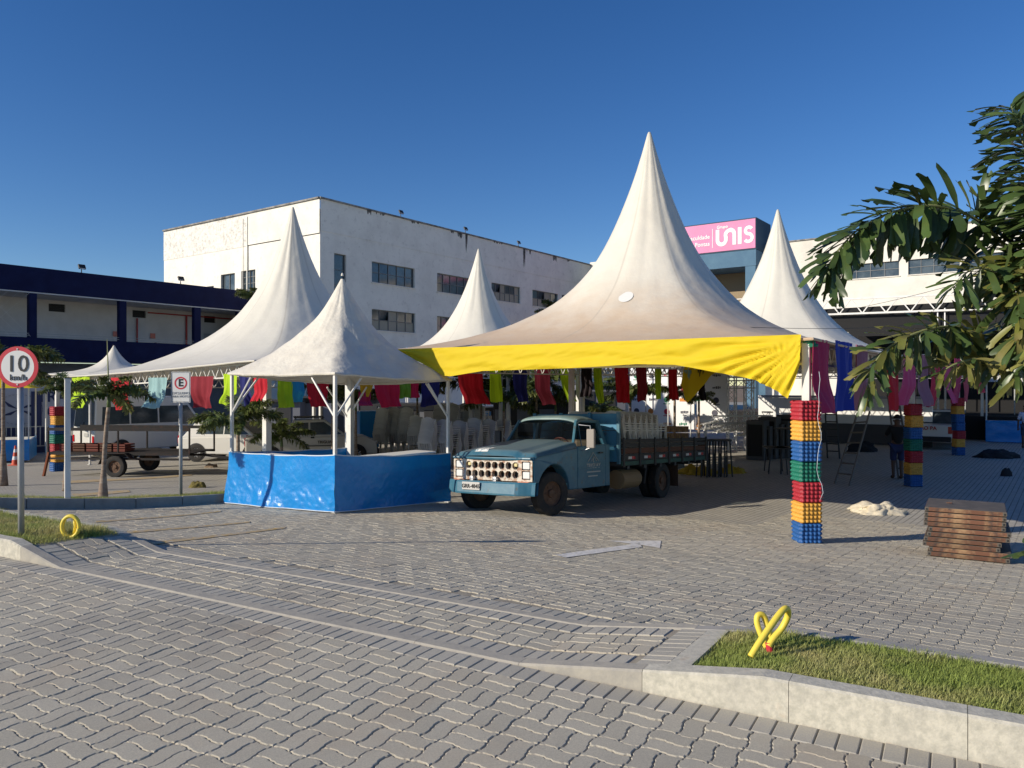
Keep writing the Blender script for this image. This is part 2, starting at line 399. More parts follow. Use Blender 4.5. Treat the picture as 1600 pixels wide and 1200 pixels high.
kerb_run('back_kerb', -13.5, -8.05, 5.20, 5.30, zk, .9)
mb = MB(); p = lambda u, v, z: uv(u, v, z)
zt = lambda u, v: g(*uv(u, v)[:2]) + .004 + flare(u)
mb.prism([(-1.45, 4.305), (-1.31, 4.305), (-1.31, 5.165), (-1.45, 5.165)], lambda q, t: uv(q[0], q[1], zt(*q) + t), -.3, 0)
mb.build('end_kerb', CONC, kind='structure')
# ---------------------------------------------------------------- grass islands
def grass(name, poly_fn, n_, hgt, label, lo=.015, hi=.038):
    soil = MB(); soil.grid(lambda a, b: (lambda q: (q[0], q[1], hgt(q[0], q[1]) - .035 + .015 * noise.noise((q[0] * 3, q[1] * 3, 0))))(poly_fn(a, b)), 24, 8)
    soil.build(name + '_soil', SOIL, smooth=True, kind='structure')
    mb = MB()
    for _ in range(n_):
        x, y = poly_fn(random.random(), random.random()); z = hgt(x, y) - .035
        d = noise.noise((x * 2.3, y * 2.3, 5)); h = random.uniform(lo, hi) * (1.1 + .7 * d) + .012; a = random.uniform(0, 6.283); w = .0022
        lx, ly = math.cos(a) * h * .6, math.sin(a) * h * .6; bx, by = -math.sin(a) * w, math.cos(a) * w
        mb.add([(x - bx, y - by, z), (x + bx, y + by, z), (x + lx * .35 + bx * .8, y + ly * .35 + by * .8, z + h * .65), (x + lx * .35 - bx * .8, y + ly * .35 - by * .8, z + h * .65), (x + lx, y + ly, z + h)], [(0, 1, 2, 3), (3, 2, 4)])
    mb.build(name, GRASS, kind='stuff', label=label, category='grass')
def isl(u0, u1, v0, v1):
    def fn(a, b): q = uv(lerp(u0, u1, a), lerp(v0, v1, b)); return q.x, q.y
    return fn
grass('grass', isl(-1.31, 5.5, 4.30, 5.18), 95000, lambda x, y: g(x, y) + flare(UV(x, y)[0]), 'short green lawn grass on the kerbed island at the lower right')
grass('grass', isl(-12.5, -8.05, 4.29, 5.2), 26000, lambda x, y: g(x, y) + flare(UV(x, y)[0]) + .005, 'green lawn grass round the speed sign and yellow hose', .02, .06)
# long planter strip parallel to the tents
P0 = Vector((-8.02, 12.05, 0)) - D2 * .3
def strip(a, b, n0=0., n1=.72):
    q = P0 + D1 * a + D2 * lerp(n0, n1, b); return q.x, q.y
grass('grass', lambda a, b: strip(lerp(-5, 9, a), b, .1, .62), 26000, lambda x, y: g(x, y) + .165, 'thin grass on the long kerbed strip with sign and palm', .02, .06)
def strip_kerb(n0, n1, h, nm):
    root = tag(bpy.data.objects.new(nm, None), kind='structure'); COL.objects.link(root)
    a = -5.
    while a < 9:
        mb = MB()
        def fn(q, t):
            x, y = strip(a + q[0], q[1], 0, 1); return (x, y, g(x, y) + t)
        mb.prism([(.004, n0), (.87, n0), (.87, n1), (.004, n1)][::-1], fn, -.2, h); mb.build('kerb_stone', CONCG, root, bevel=.01); a += .875
strip_kerb(0, .10, .17, 'strip_front_kerb'); strip_kerb(.62, .72, .16, 'strip_back_kerb')

# ---------------------------------------------------------------- painted markings
PAINTW = mat('road_paint_white', (.78, .76, .72), .8, var=(16, .46, .62, (.52, .50, .46)))
PAINTY = mat('road_paint_yellow', (.54, .37, .14), .85, var=(12, .42, .60, (.46, .41, .33)))
def mark(name, pix, m, label, cat='road marking', n_=10, **kw):
    # pix: quad of photo pixels, laid on the ground as a fine sheet that follows it
    c = [gr(*q) for q in pix]; mb = MB()
    def fn(a, b):
        q = c[0].lerp(c[1], a).lerp(c[3].lerp(c[2], a), b); return (q.x, q.y, g(q.x, q.y) + .006)
    mb.grid(fn, n_, 2); return mb
mb = mark('a', [(866, 868), (1000, 848.5), (1003, 855.5), (884, 872)], 0, 0, n_=14)
for q in ([(948, 845.5), (1033, 845.5), (1031, 857), (1000, 852)],):
    t = mark('b', q, 0, 0, n_=6); o_ = len(mb.v); mb.v += t.v; mb.f += [tuple(i + o_ for i in f) for f in t.f]; mb.m += t.m
mb.build('painted_arrow', PAINTW, label='worn white painted arrow pointing right on the paving in front of the truck', category='road marking')
for pix, lb in (([(238, 852), (445, 826), (447, 823.5), (236, 848)], 'yellow bay line nearest the road, left of the blue booth'),
                ([(200, 834), (390, 817), (391, 815), (198, 831)], 'middle faded yellow bay line left of the blue booth'),
                ([(150, 817), (345, 800), (346, 798.5), (150, 814.5)], 'faded yellow bay line closest to the grass strip kerb'),
                ([(0, 797), (50, 791), (60, 776), (0, 778)], 'broad faded orange painted patch beyond the grass strip at far left')):
    mark('y', pix, 0, 0, 14).build('bay_line', PAINTY, label=lb, category='road marking', group='yellow painted lines')

mark('y', [(95, 752), (300, 741), (300, 743), (100, 756)], 0, 0, 14).build('bay_line', PAINTY, label='worn orange line on the paving beneath the trailer', category='road marking', group='yellow painted lines')
mark('y', [(112, 772), (200, 766), (204, 769), (118, 776)], 0, 0, 14).build('bay_line', PAINTY, label='short orange line just beyond the grass strip near the white pole', category='road marking', group='yellow painted lines')
# ================================================================ BUILDINGS
PLASTER = mat('white_plaster', (.84, .81, .73), .85, var=(.55, .42, .68, (.72, .69, .62)), var2=(2.6, .55, .72, (.50, .47, .42), .6), bump=(30, .2, .01))
PLASTERD = mat('mouldy_plaster', (.80, .78, .72), .85, var=(3.5, .47, .66, (.30, .28, .25), .75), var2=(9, .48, .62, (.45, .42, .38), .6), var3=(.5, .4, .7, (.85, .83, .77), .8))
CAP = mat('roof_flashing', (.12, .115, .11), .7, var=(2, .4, .6, (.30, .29, .27)))
BLUEW = mat('dark_blue_wall', (.004, .007, .045), .75, var=(1.2, .4, .7, (.007, .013, .065)), spec=.2)
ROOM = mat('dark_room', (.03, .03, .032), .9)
FRAME = mat('window_frame', (.17, .175, .175), .5)
BLIND = mat('blind', (.36, .33, .26), .8)
REDP = mat('red_pipe', (.35, .02, .02), .5)
class Wall:
    # local frame: x along the wall, y into the building, z up
    def __init__(s, root): s.r = root
def wall_holes(root, name, x0, x1, z0, z1, holes, m, th=.25, y0=0.):
    xs = sorted({x0, x1, *[h[0] for h in holes], *[h[1] for h in holes]}); zs = sorted({z0, z1, *[h[2] for h in holes], *[h[3] for h in holes]})
    inh = lambda x, z: any(h[0] < x < h[1] and h[2] < z < h[3] for h in holes)
    mb = MB()
    for a, b in zip(xs, xs[1:]):
        run = None
        for c, d in zip(zs, zs[1:]):
            if not inh((a + b) / 2, (c + d) / 2): mb.add([(a, y0, c), (b, y0, c), (b, y0, d), (a, y0, d)], [(0, 1, 2, 3)])
    for (a, b, c, d) in [h[:4] for h in holes]:
        mb.add([(a, y0, c), (b, y0, c), (b, y0, d), (a, y0, d), (a, y0 + th, c), (b, y0 + th, c), (b, y0 + th, d), (a, y0 + th, d)], [(0, 4, 5, 1), (1, 5, 6, 2), (2, 6, 7, 3), (3, 7, 4, 0)])
    return mb.build(name, m, root)
def window(root, a, b, c, d, cols, rows, y=.16, style='dark', open_=()):
    fr = MB(); w = .05; sg_ = 1 if y > 0 else -1
    fr.box(((a + b) / 2, y, c + w / 2), (b - a - .004, .06, w)); fr.box(((a + b) / 2, y, d - w / 2), (b - a - .004, .06, w))
    fr.box((a + w / 2, y, (c + d) / 2), (w, .06, d - c - 2 * w)); fr.box((b - w / 2, y, (c + d) / 2), (w, .06, d - c - 2 * w))
    for i in range(1, cols): fr.box((lerp(a, b, i / cols), y, (c + d) / 2), (.04, .05, d - c - 2 * w))
    for j in range(1, rows): fr.box(((a + b) / 2, y + .002, lerp(c, d, j / rows)), (b - a - 2 * w, .045, .04))
    f = fr.build('window', FRAME, root)
    dx, dz = (b - a) / cols, (d - c) / rows
    for i in range(cols):
        for j in range(rows):
            x = a + (i + .5) * dx; z = c + (j + .5) * dz; lit = style == 'blind' and (j == 0 or i % 3 == 2)
            mb = MB(); h = dz - .05; t = .35 if (i, j) in open_ else random.uniform(-.012, .012)
            M = Matrix.Rotation(t, 3, 'X'); mb.box((x, y + sg_ * (.03 + (.1 if (i, j) in open_ else 0)), z), (dx - .05, .01, h), M); mb.build('pane', BLIND if lit else DGLASS, f)
    MB().box(((a + b) / 2, -.03 * sg_, c - .035), (b - a + .16, .10, .06)).build('sill', PLASTER, f)
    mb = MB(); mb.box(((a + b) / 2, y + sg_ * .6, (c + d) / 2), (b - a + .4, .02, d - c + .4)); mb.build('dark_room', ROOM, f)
def floodlight(p, dirx, root=None, label='', rz=0.):
    t = thing('floodlight', label, 'floodlight', p, rz, 'floodlights along the roof edges')
    MB().bar((0, 0, 0), (0, 0, .2), .04).build('bracket', DARKM, t)
    mb = MB(); M = Matrix.Rotation(-.5, 3, 'X'); mb.box((0, -.05, .34), (.38, .1, .28), M); h = mb.build('housing', DARKM, t, bevel=.02)
    mb = MB(); mb.box((0, -.11, .31), (.30, .02, .2), M); mb.build('lens', CLEANW, h)

# ---- three-storey white building, corner towards the camera
WC = Vector((-12.0, 48.0, 0)); WH = 14.2
wb = thing('office_building', 'three storey white rendered building with strip windows behind the tents', 'building', WC, A1)
# local x = D1 (right-hand facade, seen from camera at its left-back); facade plane y=0, interior is +y  (D2)
LR = 33.5
holes = []
def zof(ypx, Y): return CH - (ypx - 600) / 1200 * Y
def t_right(xpx):       # distance along the right facade for a photo column
    r = (xpx - 800) / 1200; return (WC.x - r * WC.y) / (r * D1.y - D1.x)
rows_w = []
for (xa, xb, ya, yb, cols, st) in [(581, 648, 411, 441, 5, 'dark'), (683, 738, 428, 456, 5, 'dark'), (768, 813, 442, 467, 6, 'blind'), (832, 872, 451, 475, 4, 'blind'), (878, 912, 459, 477, 4, 'dark'),
                                   (581, 649, 485, 513, 5, 'blind'), (683, 726, 495, 517, 5, 'dark'), (793, 814, 505, 521, 4, 'dark'), (832, 872, 509, 524, 4, 'dark')]:
    ta, tb = t_right(xa), t_right(xb); Ya = WC.y + D1.y * ta
    holes.append((ta, tb, zof(yb - 2, Ya) if 0 else zof(ya + (yb - ya) * 1.0, Ya), zof(ya, Ya), cols, st))
# align rows
r1 = [h for h in holes if h[3] > 9]; r2 = [h for h in holes if h[3] <= 9]
def row(rs, z0, z1): return [(h[0], h[1], z0, z1, h[4], h[5]) for h in rs]
holes = row(r1, 9.45, 10.85) + row(r2, 6.25, 7.65)
ta, tb = t_right(522), t_right(541); holes.append((ta, tb, 7.9, 10.95, 1, 'dark'))
wf = wall_holes(wb, 'wall', 0, LR, -.5, 12.2, holes, PLASTER)
mb = MB(); mb.add([(0, -.03, 12.2), (LR, -.03, 12.2), (LR, -.03, WH), (0, -.03, WH)], [(0, 1, 2, 3)]); mb.add([(0, -.03, 12.2), (LR, -.03, 12.2), (LR, 0, 12.19), (0, 0, 12.19)], [(3, 2, 1, 0)])
mb.build('parapet', PLASTER, wb)
for h in holes: window(wb, *h[:4], h[4], 2 if h[4] > 1 else 3, style=h[5], open_=((1, 1),) if h[5] == 'blind' else ())
mb = MB(); mb.box((LR / 2, .1, WH + .05), (LR + .1, .45, .1)); mb.build('roof_edge', CAP, wb)
# damp run-off streaks under the parapet: thin proud crusts
STREAK = mat('damp_streak', (.10, .095, .085), .95, var=(4, .4, .6, (.3, .29, .27)))
mb = MB()
random.seed(5)
for t_, w_, h_ in [(13.6, .5, .5), (14.4, .22, 1.5), (22.2, .26, 1.7), (12.9, .8, .2), (22.9, .7, .4), (8.6, .9, .2), (4.2, .5, .3), (5.2, 1.1, .16), (18.4, 1.5, .14), (27, .8, .5), (29.5, 1.2, .2)]:
    for k in range(5):
        x = t_ + random.uniform(-w_, w_) * .4; hh = h_ * random.uniform(.4, 1); ww = .06 + random.random() * .07
        mb.add([(x - ww, -.036, WH), (x + ww, -.036, WH), (x + ww * .7, -.036, WH - hh * .6), (x + .01, -.036, WH - hh), (x - ww * .6, -.036, WH - hh * .7)], [(0, 4, 3, 2, 1)])
mb.build('damp_streaks', STREAK, wb, kind='stuff')
# left facade: along D2 from the corner; local y axis.  Facade plane x=0 facing -x
LL = 17.9
lr = bpy.data.objects.new('side_facade', None); COL.objects.link(lr); lr.parent = wb; lr.rotation_euler = (0, 0, R(90)); lr.scale = (1, 1, 1)
def t_left(xpx): r = (xpx - 800) / 1200; return (WC.x - r * WC.y) / (r * D2.y - D2.x)
hl = []
for xa, xb, z0, z1, c_, r_ in [(281, 291, 8.6, 9.45, 1, 2), (323, 334, 8.7, 9.6, 2, 3), (345, 367, 8.55, 10.3, 2, 1), (377, 399, 8.6, 10.35, 4, 4)]:
    ta, tb = sorted((t_left(xa), t_left(xb))); hl.append((ta, tb, z0, z1, c_, r_))
# local frame of side_facade: x -> D2, y -> -D1.  Interior is +D1 = -y, so build mirrored with negative depth
wall_holes(lr, 'wall', 0, LL, -.5, 12.0, hl, PLASTER, th=-.25)
mb = MB(); mb.add([(7.4, .03, 12.0), (LL, .03, 12.0), (LL, .03, WH), (7.4, .03, WH)], [(3, 2, 1, 0)]); mb.add([(7.4, 0, 11.99), (LL, 0, 11.99), (LL, .03, 12), (7.4, .03, 12)], [(0, 1, 2, 3)]); mb.build('mouldy_parapet', PLASTERD, lr)
mb = MB(); mb.add([(0, .04, 12.05), (7.4, .04, 12.05), (7.4, .04, WH), (0, .04, WH)], [(3, 2, 1, 0)]); mb.build('parapet', PLASTER, lr)
mb = MB(); mb.box((7.4, .06, 7), (.07, .07, 14)); mb.box((7.9, .05, 7.0), (.03, .03, 13.9)); mb.build('downpipe', PLASTER, lr)
for h in hl: window(lr, *h[:4], h[4], h[5], y=-.16)
mb = MB(); mb.box((LL / 2, -.05, WH + .05), (LL, .4, .1)); mb.build('roof_edge', CAP, lr)
mb = MB(); mb.box((LR / 2 + .1, LL / 2, WH - .6), (LR - .3, LL - .3, .1)); mb.add([(0, LL, -.5), (LR, LL, -.5), (LR, LL, WH), (0, LL, WH)], [(0, 1, 2, 3)]); mb.build('flat_roof', CAP, wb)
for xq, lb in ((626, 'floodlight on the white building roof edge nearest its corner'), (727, 'floodlight in the middle of the white building roof edge'), (810, 'floodlight on the white building roof edge farthest right')):
    t_ = t_right(xq); p = WC + D1 * t_; floodlight((p.x, p.y, WH + .1), 0, None, lb, A1)
# ---- inner court walls: facade facing the camera, at the end of the right facade, running right
FC = WC + D1 * LR; AF = math.atan2(-D2.y, -D2.x)       # local x = -D2 (to the right), local y -> D1 (into the building)
WALLW = mat('cream_white_wall', (.80, .77, .69), .85, var=(.4, .4, .7, (.64, .61, .54)))
hall = thing('hall_building', 'long white hall with steel strip windows behind the stage on the right', 'building', FC, AF)
def t_hall(xpx): r = (xpx - 800) / 1200; return (FC.x - r * FC.y) / (-r * D2.y + D2.x) if 0 else (r * FC.y - FC.x) / (-D2.x + r * D2.y)
hh = []
for xa, xb, c_ in [(1316, 1405, 4), (1419, 1500, 4), (1512, 1590, 4)]:
    ta, tb = t_hall(xa), t_hall(xb); Ym = FC.y - D2.y * (ta + tb) / 2; hh.append((ta, tb, CH + 170 / 1200 * FC.y * .80, CH + 190 / 1200 * FC.y * .80 + .2, c_, 2))
zc = hh[0][2]; 
YH = FC.y - D2.y * t_hall(1360); hh = [(a, b, zof(434, YH), zof(411, YH), c_, r_) for a, b, _, _, c_, r_ in hh]
HTOP = zof(377, FC.y - D2.y * t_hall(1245))
wall_holes(hall, 'wall', t_hall(1196), t_hall(1900), 0, HTOP, hh, WALLW)
wall_holes(hall, 'court_wall', 0, t_hall(1080), -.2, zof(410, FC.y), [], WALLW)
for h in hh: window(hall, *h[:4], h[4], h[5], style='dark')
mb = MB(); mb.box((t_hall(1500), .1, HTOP + .05), (t_hall(1900) - t_hall(1196), .4, .1)); mb.build('roof_edge', CAP, hall)
# ---- sign tower
tx0, tx1 = t_hall(1040), t_hall(1182)
TB = mat('tower_blue', (.075, .16, .25), .8, var=(1, .4, .7, (.10, .20, .29)))
TBD = mat('tower_navy', (.035, .075, .12), .8)
PINK = mat('pink_sign', (.72, .24, .44), .6, var=(.6, .45, .6, (.68, .22, .40)))
SIGNW = mat('sign_white', (.85, .85, .84), .6)
BEIGE = mat('beige_interior', (.30, .23, .14), .8)
tower = thing('sign_tower', 'blue entrance tower carrying a pink college sign between two white tents', 'building', FC, AF)
FRONT = -2.2; xR = tx1 * 1.0 - .9; xL = xR - 12.5; YT = FC.y - D2.y * xR + FRONT * D1.y
TZ = zof(343, YT); SB = zof(392, YT); OB = zof(417, YT); OE = zof(465, YT); SB2 = zof(490, YT)
xR = ((1181.5 - 800) / 1200 * (FC.y + FRONT * D1.y) - (FC.x + FRONT * D1.x)) / (-D2.x + (1181.5 - 800) / 1200 * D2.y); xL = xR - 12.5
mb = MB(); mb.box(((xL + xR) / 2, FRONT + 1.9, (SB + TZ) / 2), (xR - xL, 3.8, TZ - SB)); mb.build('sign_box', TBD, tower)
mb = MB(); mb.box(((xL + xR) / 2, FRONT + 1.9, (OB + SB) / 2 - .01), (xR - xL - .06, 3.74, SB - OB - .02)); mb.build('beam', TB, tower)
for cx_, cy_ in ((xR - .5, .45), (xL + .5, .45), (xR - .5, 3.3)): MB().box((cx_, FRONT + cy_, OB / 2), (.85, .8, OB - .03)).build('column', TB, tower)
mb = MB(); mb.box(((xL + xR) / 2, FRONT + 3.5, (OB + 6) / 2 - 1), (xR - xL - 2, .1, OB - 4)); mb.build('back_wall', BEIGE, tower)
mb = MB(); mb.box(((xL + xR) / 2, FRONT + .3, OE - .1), (xR - xL - 2, .06, .08)); mb.box(((xL + xR) / 2, FRONT + .3, OE - .9), (xR - xL - 2, .3, .3)); mb.build('railing', WHITE, tower)
mb = MB(); mb.box(((xL + xR) / 2, FRONT - .03, (SB + TZ) / 2), (xR - xL - .1, .05, TZ - SB - .2)); sg = mb.build('sign_panel', PINK, tower)
SH = TZ - SB
def sgM(x, z, y=FRONT - .075): return plate_M((x, y, z), (1, 0, 0), (0, 0, 1))
zc = (TZ + SB) / 2
text('Faculdade', .50, SIGNW, sg, sgM(xR - 3.95, zc + .12), ax='RIGHT', thick=.008)
text('Três Pontas', .50, SIGNW, sg, sgM(xR - 3.95, zc - .48), ax='RIGHT', thick=.008)
text('Grupo', .36, SIGNW, sg, sgM(xR - 2.85, zc + .82), thick=.01)
mb = MB(); mb.box((xR - 3.7, FRONT - .07, zc - .05), (.05, .02, SH * .62)); mb.build('divider', SIGNW, sg)
# the rounded lettering of the emblem, drawn as thick strokes
def stroke(mb, pts, w, y):
    pts = [Vector((p[0], 0, p[1])) for p in pts]; L = []; 
    for i, p in enumerate(pts):
        t = (pts[min(i + 1, len(pts) - 1)] - pts[max(i - 1, 0)]).normalized(); n_ = Vector((-t.z, 0, t.x)) * w / 2; L.append((p + n_, p - n_))
    vs = [];
    for a, b in L: vs += [(a.x, y, a.z), (b.x, y, b.z)]
    mb.add(vs, [(2 * i, 2 * i + 1, 2 * i + 3, 2 * i + 2) for i in range(len(L) - 1)])
def arc(cx, cz, r, a0, a1, n_=10, rz=None): return [(cx + r * math.cos(R(lerp(a0, a1, i / n_))), cz + (rz or r) * math.sin(R(lerp(a0, a1, i / n_)))) for i in range(n_ + 1)]
mb = MB(); X = 0; Z = 0; w_ = .42
def put(mb, nm): mb.v = [(xR - 3.42 + x * .76, y, zc - .85 + z * .76) for x, y, z in mb.v]; mb.build(nm, SIGNW, sg)
stroke(mb, [(X + .2, Z + 1.95), (X + .2, Z + .75)] + arc(X + .68, Z + .75, .48, 180, 330), w_, FRONT - .075)
stroke(mb, arc(X + .68, Z + .75, .48, 330, 350, 2) + arc(X + 1.62, Z + 1.25, .5, 205, 60, 10), w_, FRONT - .079)
stroke(mb, arc(X + 1.6, Z + 1.28, .52, 90, 0, 6) + [(X + 2.12, Z + .1)], w_, FRONT - .083)
stroke(mb, [(X + 2.72, Z + 1.95), (X + 2.72, Z + .1)], w_, FRONT - .075)
put(mb, 'emblem')
mb = MB(); stroke(mb, arc(X + 3.72, Z + 1.48, .36, 25, 250, 10) + arc(X + 3.68, Z + .70, .42, 75, -150, 10), .36, FRONT - .075); put(mb, 'emblem')
mb = MB(); mb.box(((xL + xR) / 2, FRONT - .03, OE - 2.2), (xR - xL - .1, .05, 3.4)); s2 = mb.build('lower_sign_panel', PINK, tower)
text('inscrição', 1.5, SIGNW, s2, sgM(xR - 1.6, OE - 1.9), ax='RIGHT', thick=.03)
# ---- ground-floor dark band, grey panels under the court wall
mb = MB(); mb.box((12, .5, 2.5), (50, .2, 5)); 
LOWW = mat('grey_low_wall', (.20, .21, .24), .85, var=(.8, .4, .7, (.15, .16, .18)))
# ---- low dark blue wing on the left
BE = Vector((-17.1, 51.7, 0)); BL = 46.
wing = thing('blue_wing', 'dark blue two storey wing with open upper gallery at far left', 'building', BE, A1 + math.pi)
# local x = -D1 (towards camera), local y = -D2 (towards the right, the lot).  facade plane y=0, outside +y
Bm = mat('gallery_white', (.62, .60, .58), .85, var=(.7, .4, .7, (.52, .50, .48)))
mb = MB(); mb.box((BL / 2, -.2, (7.46 + 8.76) / 2), (BL, .4, 8.76 - 7.46)); mb.build('fascia', BLUEW, wing)
mb = MB(); mb.box((BL / 2, -.13, (5.05 + 3.82) / 2), (BL, .25, 5.05 - 3.82)); mb.build('parapet', BLUEW, wing)
mb = MB(); mb.box((BL / 2, -1.6, 7.42), (BL, 3.2, .06)); mb.box((BL / 2, -1.6, 3.9), (BL, 2.9, .1)); mb.build('ceiling', Bm, wing)
def t_wing(xpx): r = (xpx - 800) / 1200; return (BE.x - r * BE.y) / (D1.x - r * D1.y)
for xa, xb in ((46, 58), (187, 198), (304, 314), (372, 404), (-130, -115), (-330, -310)):
    ta, tb = sorted((t_wing(xa), t_wing(xb))); mb = MB(); mb.box(((ta + tb) / 2, -.16, 6.26), (tb - ta, .30, 2.42)); mb.build('pillar', BLUEW, wing)
back = []
def t_back(xpx):     # hit on the gallery's rear wall (2.9 m behind)
    r = (xpx - 800) / 1200; o = BE + D2 * 2.9; return (o.x - r * o.y) / (D1.x - r * D1.y)
for xa, xb, z0, z1 in ((76, 102, 6.75, 7.2), (207, 228, 6.75, 7.2), (319, 337, 6.75, 7.2), (318, 348, 3.95, 6.0)):
    ta, tb = sorted((t_back(xa), t_back(xb))); back.append((ta, tb, z0, z1))
o = wall_holes(wing, 'rear_wall', 0, BL, 3.9, 7.4, back[:3], Bm, th=-.2, y0=-2.9)
for h in back[:3]:
    mb = MB(); mb.box(((h[0] + h[1]) / 2, -3.05, (h[2] + h[3]) / 2), (h[1] - h[0], .02, h[3] - h[2])); v_ = mb.build('vent_window', ROOM, wing)
    mb = MB()
    for k in range(5): mb.box(((h[0] + h[1]) / 2, -2.96, lerp(h[2], h[3], (k + .5) / 5)), (h[1] - h[0], .02, .03))
    mb.build('slats', DARKM, v_)
mb = MB(); h = back[3]; mb.box(((h[0] + h[1]) / 2, -2.87, (h[2] + h[3]) / 2), (h[1] - h[0], .05, h[3] - h[2])); mb.build('door', mat('grey_door', (.33, .33, .34), .6), wing)
mb = MB(); ta = t_back(352)
mb.bar((t_back(230), -2.8, 7.1), (t_back(400), -2.8, 7.1), .08); mb.bar((t_back(290), -2.8, 7.1), (t_back(290), -2.8, 4), .09); mb.bar((t_back(213), -2.8, 6.7), (t_back(213), -2.8, 4.6), .07)
mb.build('fire_pipe', REDP, wing)
REDX = mat('extinguisher_red', (.5, .03, .02), .4)
for xq in (180, 238):
    t_ = t_back(xq); e = thing('fire_extinguisher', 'red fire extinguisher on the gallery wall ' + ('left of the pillar' if xq == 180 else 'right of the pillar'), 'extinguisher', BE - D1 * t_ + D2 * 2.72 + Vector((0, 0, 4.5)), A1)
    MB().lathe([(0, 0), (.11, .01), (.12, .1), (.12, .5), (.04, .62), (.04, .7), (0, .7)], 12).build('body', REDX, e, smooth=True)
    MB().tube([(0, 0, .68), (.15, 0, .72), (.2, 0, .5), (.16, 0, .3)], .025, 6).build('hose', BLACK, e)
    mb = MB(); mb.box((0, .12, 1.15), (.32, .02, .32)); mb.build('wall_sign', mat('sign_pale_red' + str(xq), (.6, .2, .15), .6), e)
mb = MB(); mb.box((BL / 2, -3.05, 1.9), (BL, .2, 3.8)); mb.build('ground_floor_wall', LOWW, wing)
mb = MB(); mb.box((BL / 2, -6, 8.5), (BL, 11.6, .1)); mb.build('roof', CAP, wing)
mb = MB()                                           # rail wires on the gallery
for k in range(2): mb.bar((0, -.05, 5.15 + .12 * k), (BL, -.05, 5.15 + .12 * k), .02)
mb.build('handrail', GALV, wing)
for t_, lb in ((t_wing(130), 'floodlight on the dark blue wing roof nearest the left edge'), (t_wing(285), 'floodlight tilted on the blue wing roof beside the white building')):
    p = BE - D1 * t_ + D2 * .2; floodlight((p.x, p.y, 8.76), 0, None, lb, A1)
# tall mesh fence wires in front of the gallery (bird net), pale threads
mb = MB()
for k in range(54):
    t_ = 14 + k * .5
    mb.tube([(t_, .02, 5.1), (t_ + 2.3, .02, 7.45)], .006, 3, False); mb.tube([(t_ + 2.3, .03, 5.1), (t_, .03, 7.45)], .006, 3, False)
mb.build('bird_net', WHITE, wing, kind='stuff')
# ================================================================ TENTS
def sq(theta):      # distance to the edge of the unit square (half side 1) in direction theta
    c, s = abs(math.cos(theta)), abs(math.sin(theta)); return 1 / max(c, s)
def canopy_fn(half, eave, apex, k=4.1, wr=.0, seed=0, sag=.0, rt=.012):
    def f(t, th):
        w = sstep(.0, 1., t ** .8); e = lerp(1.0, sq(th), w ** 1.3); r = t * half * e
        s_ = t; D = (1 - math.exp(-k * s_)) / (1 - math.exp(-k))
        z = apex - (apex - eave) * D
        x, y = r * math.cos(th), r * math.sin(th)
        if wr:
            q = noise.noise((x * 1.1 + seed, y * 1.1, z * .7)) * .6 + noise.noise((th * 9, t * 3 + seed, 2)) * .5
            rr = 1 + wr * q * (1.2 - t); x *= rr; y *= rr; z += wr * .4 * q * t * (1 - t)
            z += wr * .22 * noise.noise((x * 3.5, y * 3.5, z * 2.5 + seed)) * min(1, 3 * t)
        q = max(0, 1 - t * 3.2) * .025 * math.sin(th * 13 + seed) + .035 * max(0, 1 - t * 2) * noise.noise((math.cos(th) * 5, math.sin(th) * 5, t * 5 + seed)); x *= 1 + q; y *= 1 + q
        mid = max(0, 1 - (sq(th) - 1) / .414)           # sag between the corners, only near the edge
        z -= sag * mid * t ** 6
        r0 = rt; 
        return Vector((x + r0 * math.cos(th), y + r0 * math.sin(th), z))
    return f
def truss(mb, a, b, h=.3, w=.035, n_=None, up=Vector((0, 0, 1)), side=None, flat=False):
    a, b = Vector(a), Vector(b); L = (b - a).length; n_ = n_ or max(2, int(L / .38)); sd = (side or Vector((0, 0, 0)))
    mb.bar(a, b, w); mb.bar(a - up * h, b - up * h, w)
    if side: mb.bar(a + sd - up * h * .5, b + sd - up * h * .5, w)
    for i in range(n_):
        p = a.lerp(b, i / n_); q = a.lerp(b, (i + .5) / n_); r_ = a.lerp(b, (i + 1) / n_)
        mb.bar(p, q - up * h, w * .6); mb.bar(q - up * h, r_, w * .6)
        if side: mb.bar(p, q + sd - up * h * .5, w * .6); mb.bar(q + sd - up * h * .5, r_, w * .6)
TFAB = mat('dusty_tent_fabric', (.70, .64, .54), .6, transl=.10, var=(1.3, .35, .7, (.60, .53, .43)), bump=(1.6, .5, .06), stretch=(1, 1, .5))
